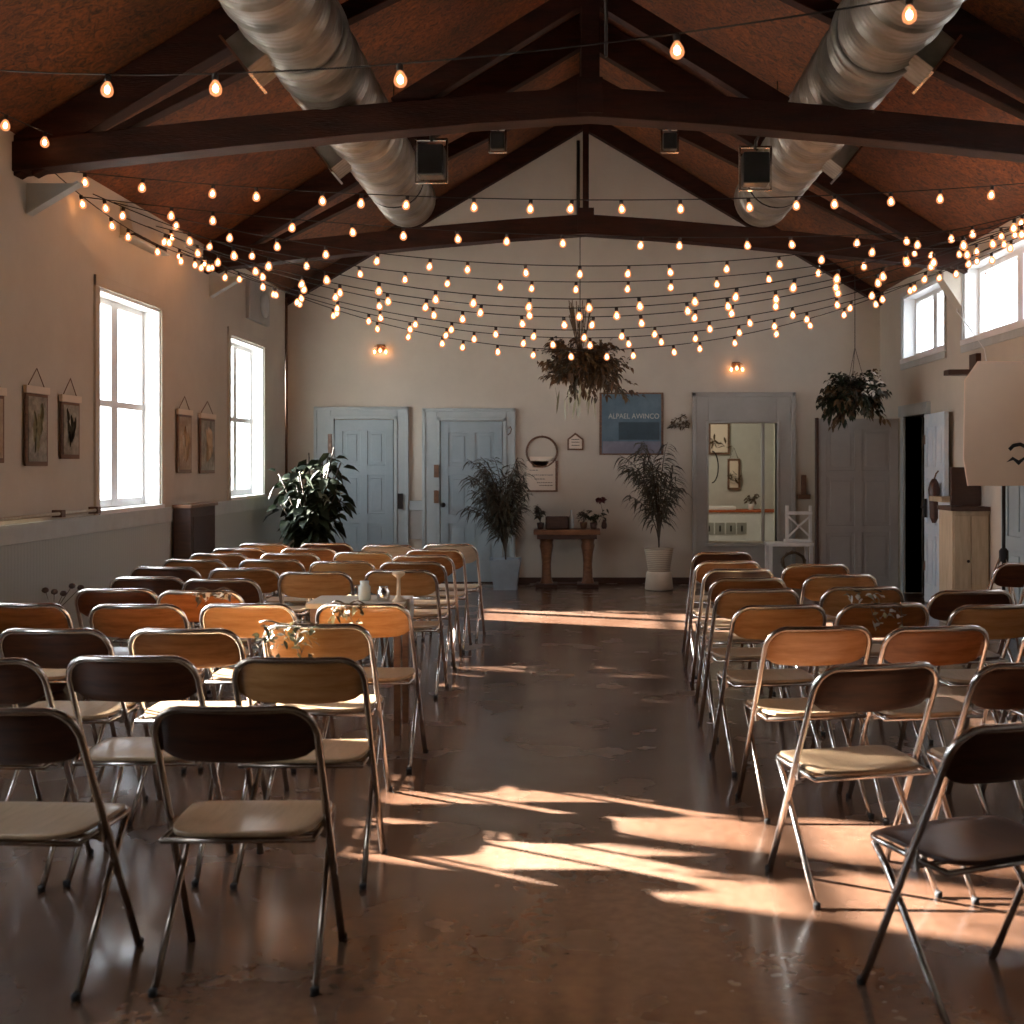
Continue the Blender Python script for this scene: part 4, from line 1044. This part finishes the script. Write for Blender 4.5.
def garland(x, y, z, w, label, mats, n=60, hang=.2, name='dried_garland', L=.042):
    t = thing(name, label, 'dried flowers', (x,y,z)); s_ = MB(); ls = [MB() for _ in mats]
    pts = [(-w/2+w*i/8, -.012-.01*math.sin(i), .012+.01*math.sin(i*1.3)) for i in range(9)]; s_.tube(pts, .004, 4)
    for k in range(n):
        xx = random.uniform(-w/2,w/2)
        zz = -abs(random.gauss(0,hang*.5)); yy = -.03-random.random()*.03
        ls[k%len(mats)].leaf((xx,yy,max(zz,-hang)), Vector((random.uniform(-1,1),-.5,random.uniform(-1,.7))), L*random.uniform(.6,1.2), .02, .1, .2)
        if k%5==0: s_.tube([(xx,-.015,.0),(xx*.98,yy,zz*.5),(xx+.02,yy,max(zz,-hang))], .0018, 4)
    s_.build('twigs', M['leafdry'], t)
    for q,m,nm in zip(ls,mats,('foliage','pale_foliage')): q.build(nm, m, t, fix=False)
    return t
garland(-1.22, 5.075, .815, .24, 'pale green dried garland draped over the left top of a honey chair back', [M['leafpale'], M['leafgray']], 60, .14)
garland(-1.10, 5.80, .815, .16, 'dry leafy garland on the chair back in front of the small table with jars', [M['leafpale'], M['leafdry']], 36, .08)
garland(-1.93, 6.40, .815, .2, 'small white and green sprigs lying on a chair back, third file left of the aisle', [M['white_flower'], M['leafgray']], 34, .04)
garland(1.50, 5.82, .80, .16, 'dried sprig tied to a right block chair back in the second file', [M['leafpale'], M['white_flower']], 26, .12)
garland(1.56, 6.60, .79, .22, 'pale flower sprig tied to the chair back behind another sprig in the second file', [M['leafpale'], M['white_flower']], 26, .08)

# ------------------------------------------------------------ outdoor trees that dapple the sun
def tree(x, y, z, r, n, label):
    t = thing('garden_tree', label, 'tree', (x, y, -.3), 0, 'trees outside the left windows')
    MB().tube([(0,0,0),(.05,0,1.5),(0,.05,z+.2)], [.1,.08,.05], 8).build('trunk', M['stem'], t)
    q = MB()
    for k in range(n):
        d = rnd_dir(); p = d*r*random.random()**.4; p.z *= .8
        q.leaf(Vector((0,0,z+.3))+p, rnd_dir(), .2, .11, .1, .3)
    q.build('crown', M['outdoor_leaf'], t, fix=False)
AZ, TE = .38, .40       # sun: moves +x, -AZ y; tan(elevation)
TREES = [(5.4, 6.2, 2.72, .62, 420), (5.2, 9.75, 2.0, .95, 1000), (4.6, 2.75, 1.9, 1.3, 4200)]  # first crown set to shade a seat; third tree added to block sun
for i, (d, wy, wz, r, n) in enumerate(TREES):
    tree(XL-d, wy+AZ*d, wz+TE*d*math.sqrt(1+AZ*AZ), r, n, ['small garden tree outside the near left windows', 'fuller garden tree outside the left windows farther back', 'unseen dense tree added to block sun at the left window nearest the camera'][i])

# ------------------------------------------------------------ light
sun = bpy.data.lights.new('sun', 'SUN'); sun.energy = 125; sun.angle = R(1.0); sun.color = (1, .93, .84)
so = bpy.data.objects.new('sun', sun); C.objects.link(so)
d = Vector((1, -AZ, -TE*math.sqrt(1+AZ*AZ))).normalized(); so.rotation_euler = d.to_track_quat('-Z', 'Y').to_euler(); so.location = (-20, 15, 12)
w = bpy.data.worlds.new('sky'); bpy.context.scene.world = w; w.use_nodes = True
bg = w.node_tree.nodes['Background']; bg.inputs['Color'].default_value = (.89,.95,1.0,1); bg.inputs['Strength'].default_value = 10.0
def portal(x, y0, y1, z0, z1, side):
    L = bpy.data.lights.new('window_portal', 'AREA'); L.shape = 'RECTANGLE'; L.size = y1-y0; L.size_y = z1-z0
    L.cycles.is_portal = True
    o = bpy.data.objects.new('window_portal', L); C.objects.link(o); o.location = (x, (y0+y1)/2, (z0+z1)/2)
    o.rotation_euler = Vector((-side, 0, 0)).to_track_quat('-Z', 'Z').to_euler()
    o['kind'] = 'structure'
for a, b in LW: portal(XL-.22, a, b, *LWZ, -1)
for a, b in RW: portal(XR+.24, a, b, *RWZ, 1)

# ------------------------------------------------------------ camera
cam = bpy.data.cameras.new('camera'); co = bpy.data.objects.new('camera', cam); C.objects.link(co)
co.location = (0, 0, 1.5); co.rotation_euler = (PI/2, 0, 0)
cam.sensor_width = 36; cam.lens = 36*1200/1024
cam.shift_x = -65/1024; cam.shift_y = -49/1024
cam.dof.use_dof = True; cam.dof.focus_distance = 8.5; cam.dof.aperture_fstop = 4.0
cam.clip_end = 200
sc = bpy.context.scene; sc.camera = co
sc.view_settings.view_transform = 'Standard'; sc.view_settings.look = 'None'; sc.view_settings.exposure = 0.27; sc.view_settings.gamma = 1
sc.cycles.max_bounces = 8; sc.cycles.diffuse_bounces = 5; sc.cycles.glossy_bounces = 4; sc.cycles.transparent_max_bounces = 12
sc.cycles.sample_clamp_indirect = 6; sc.cycles.caustics_reflective = False; sc.cycles.caustics_refractive = False
sc.cycles.use_denoising = True
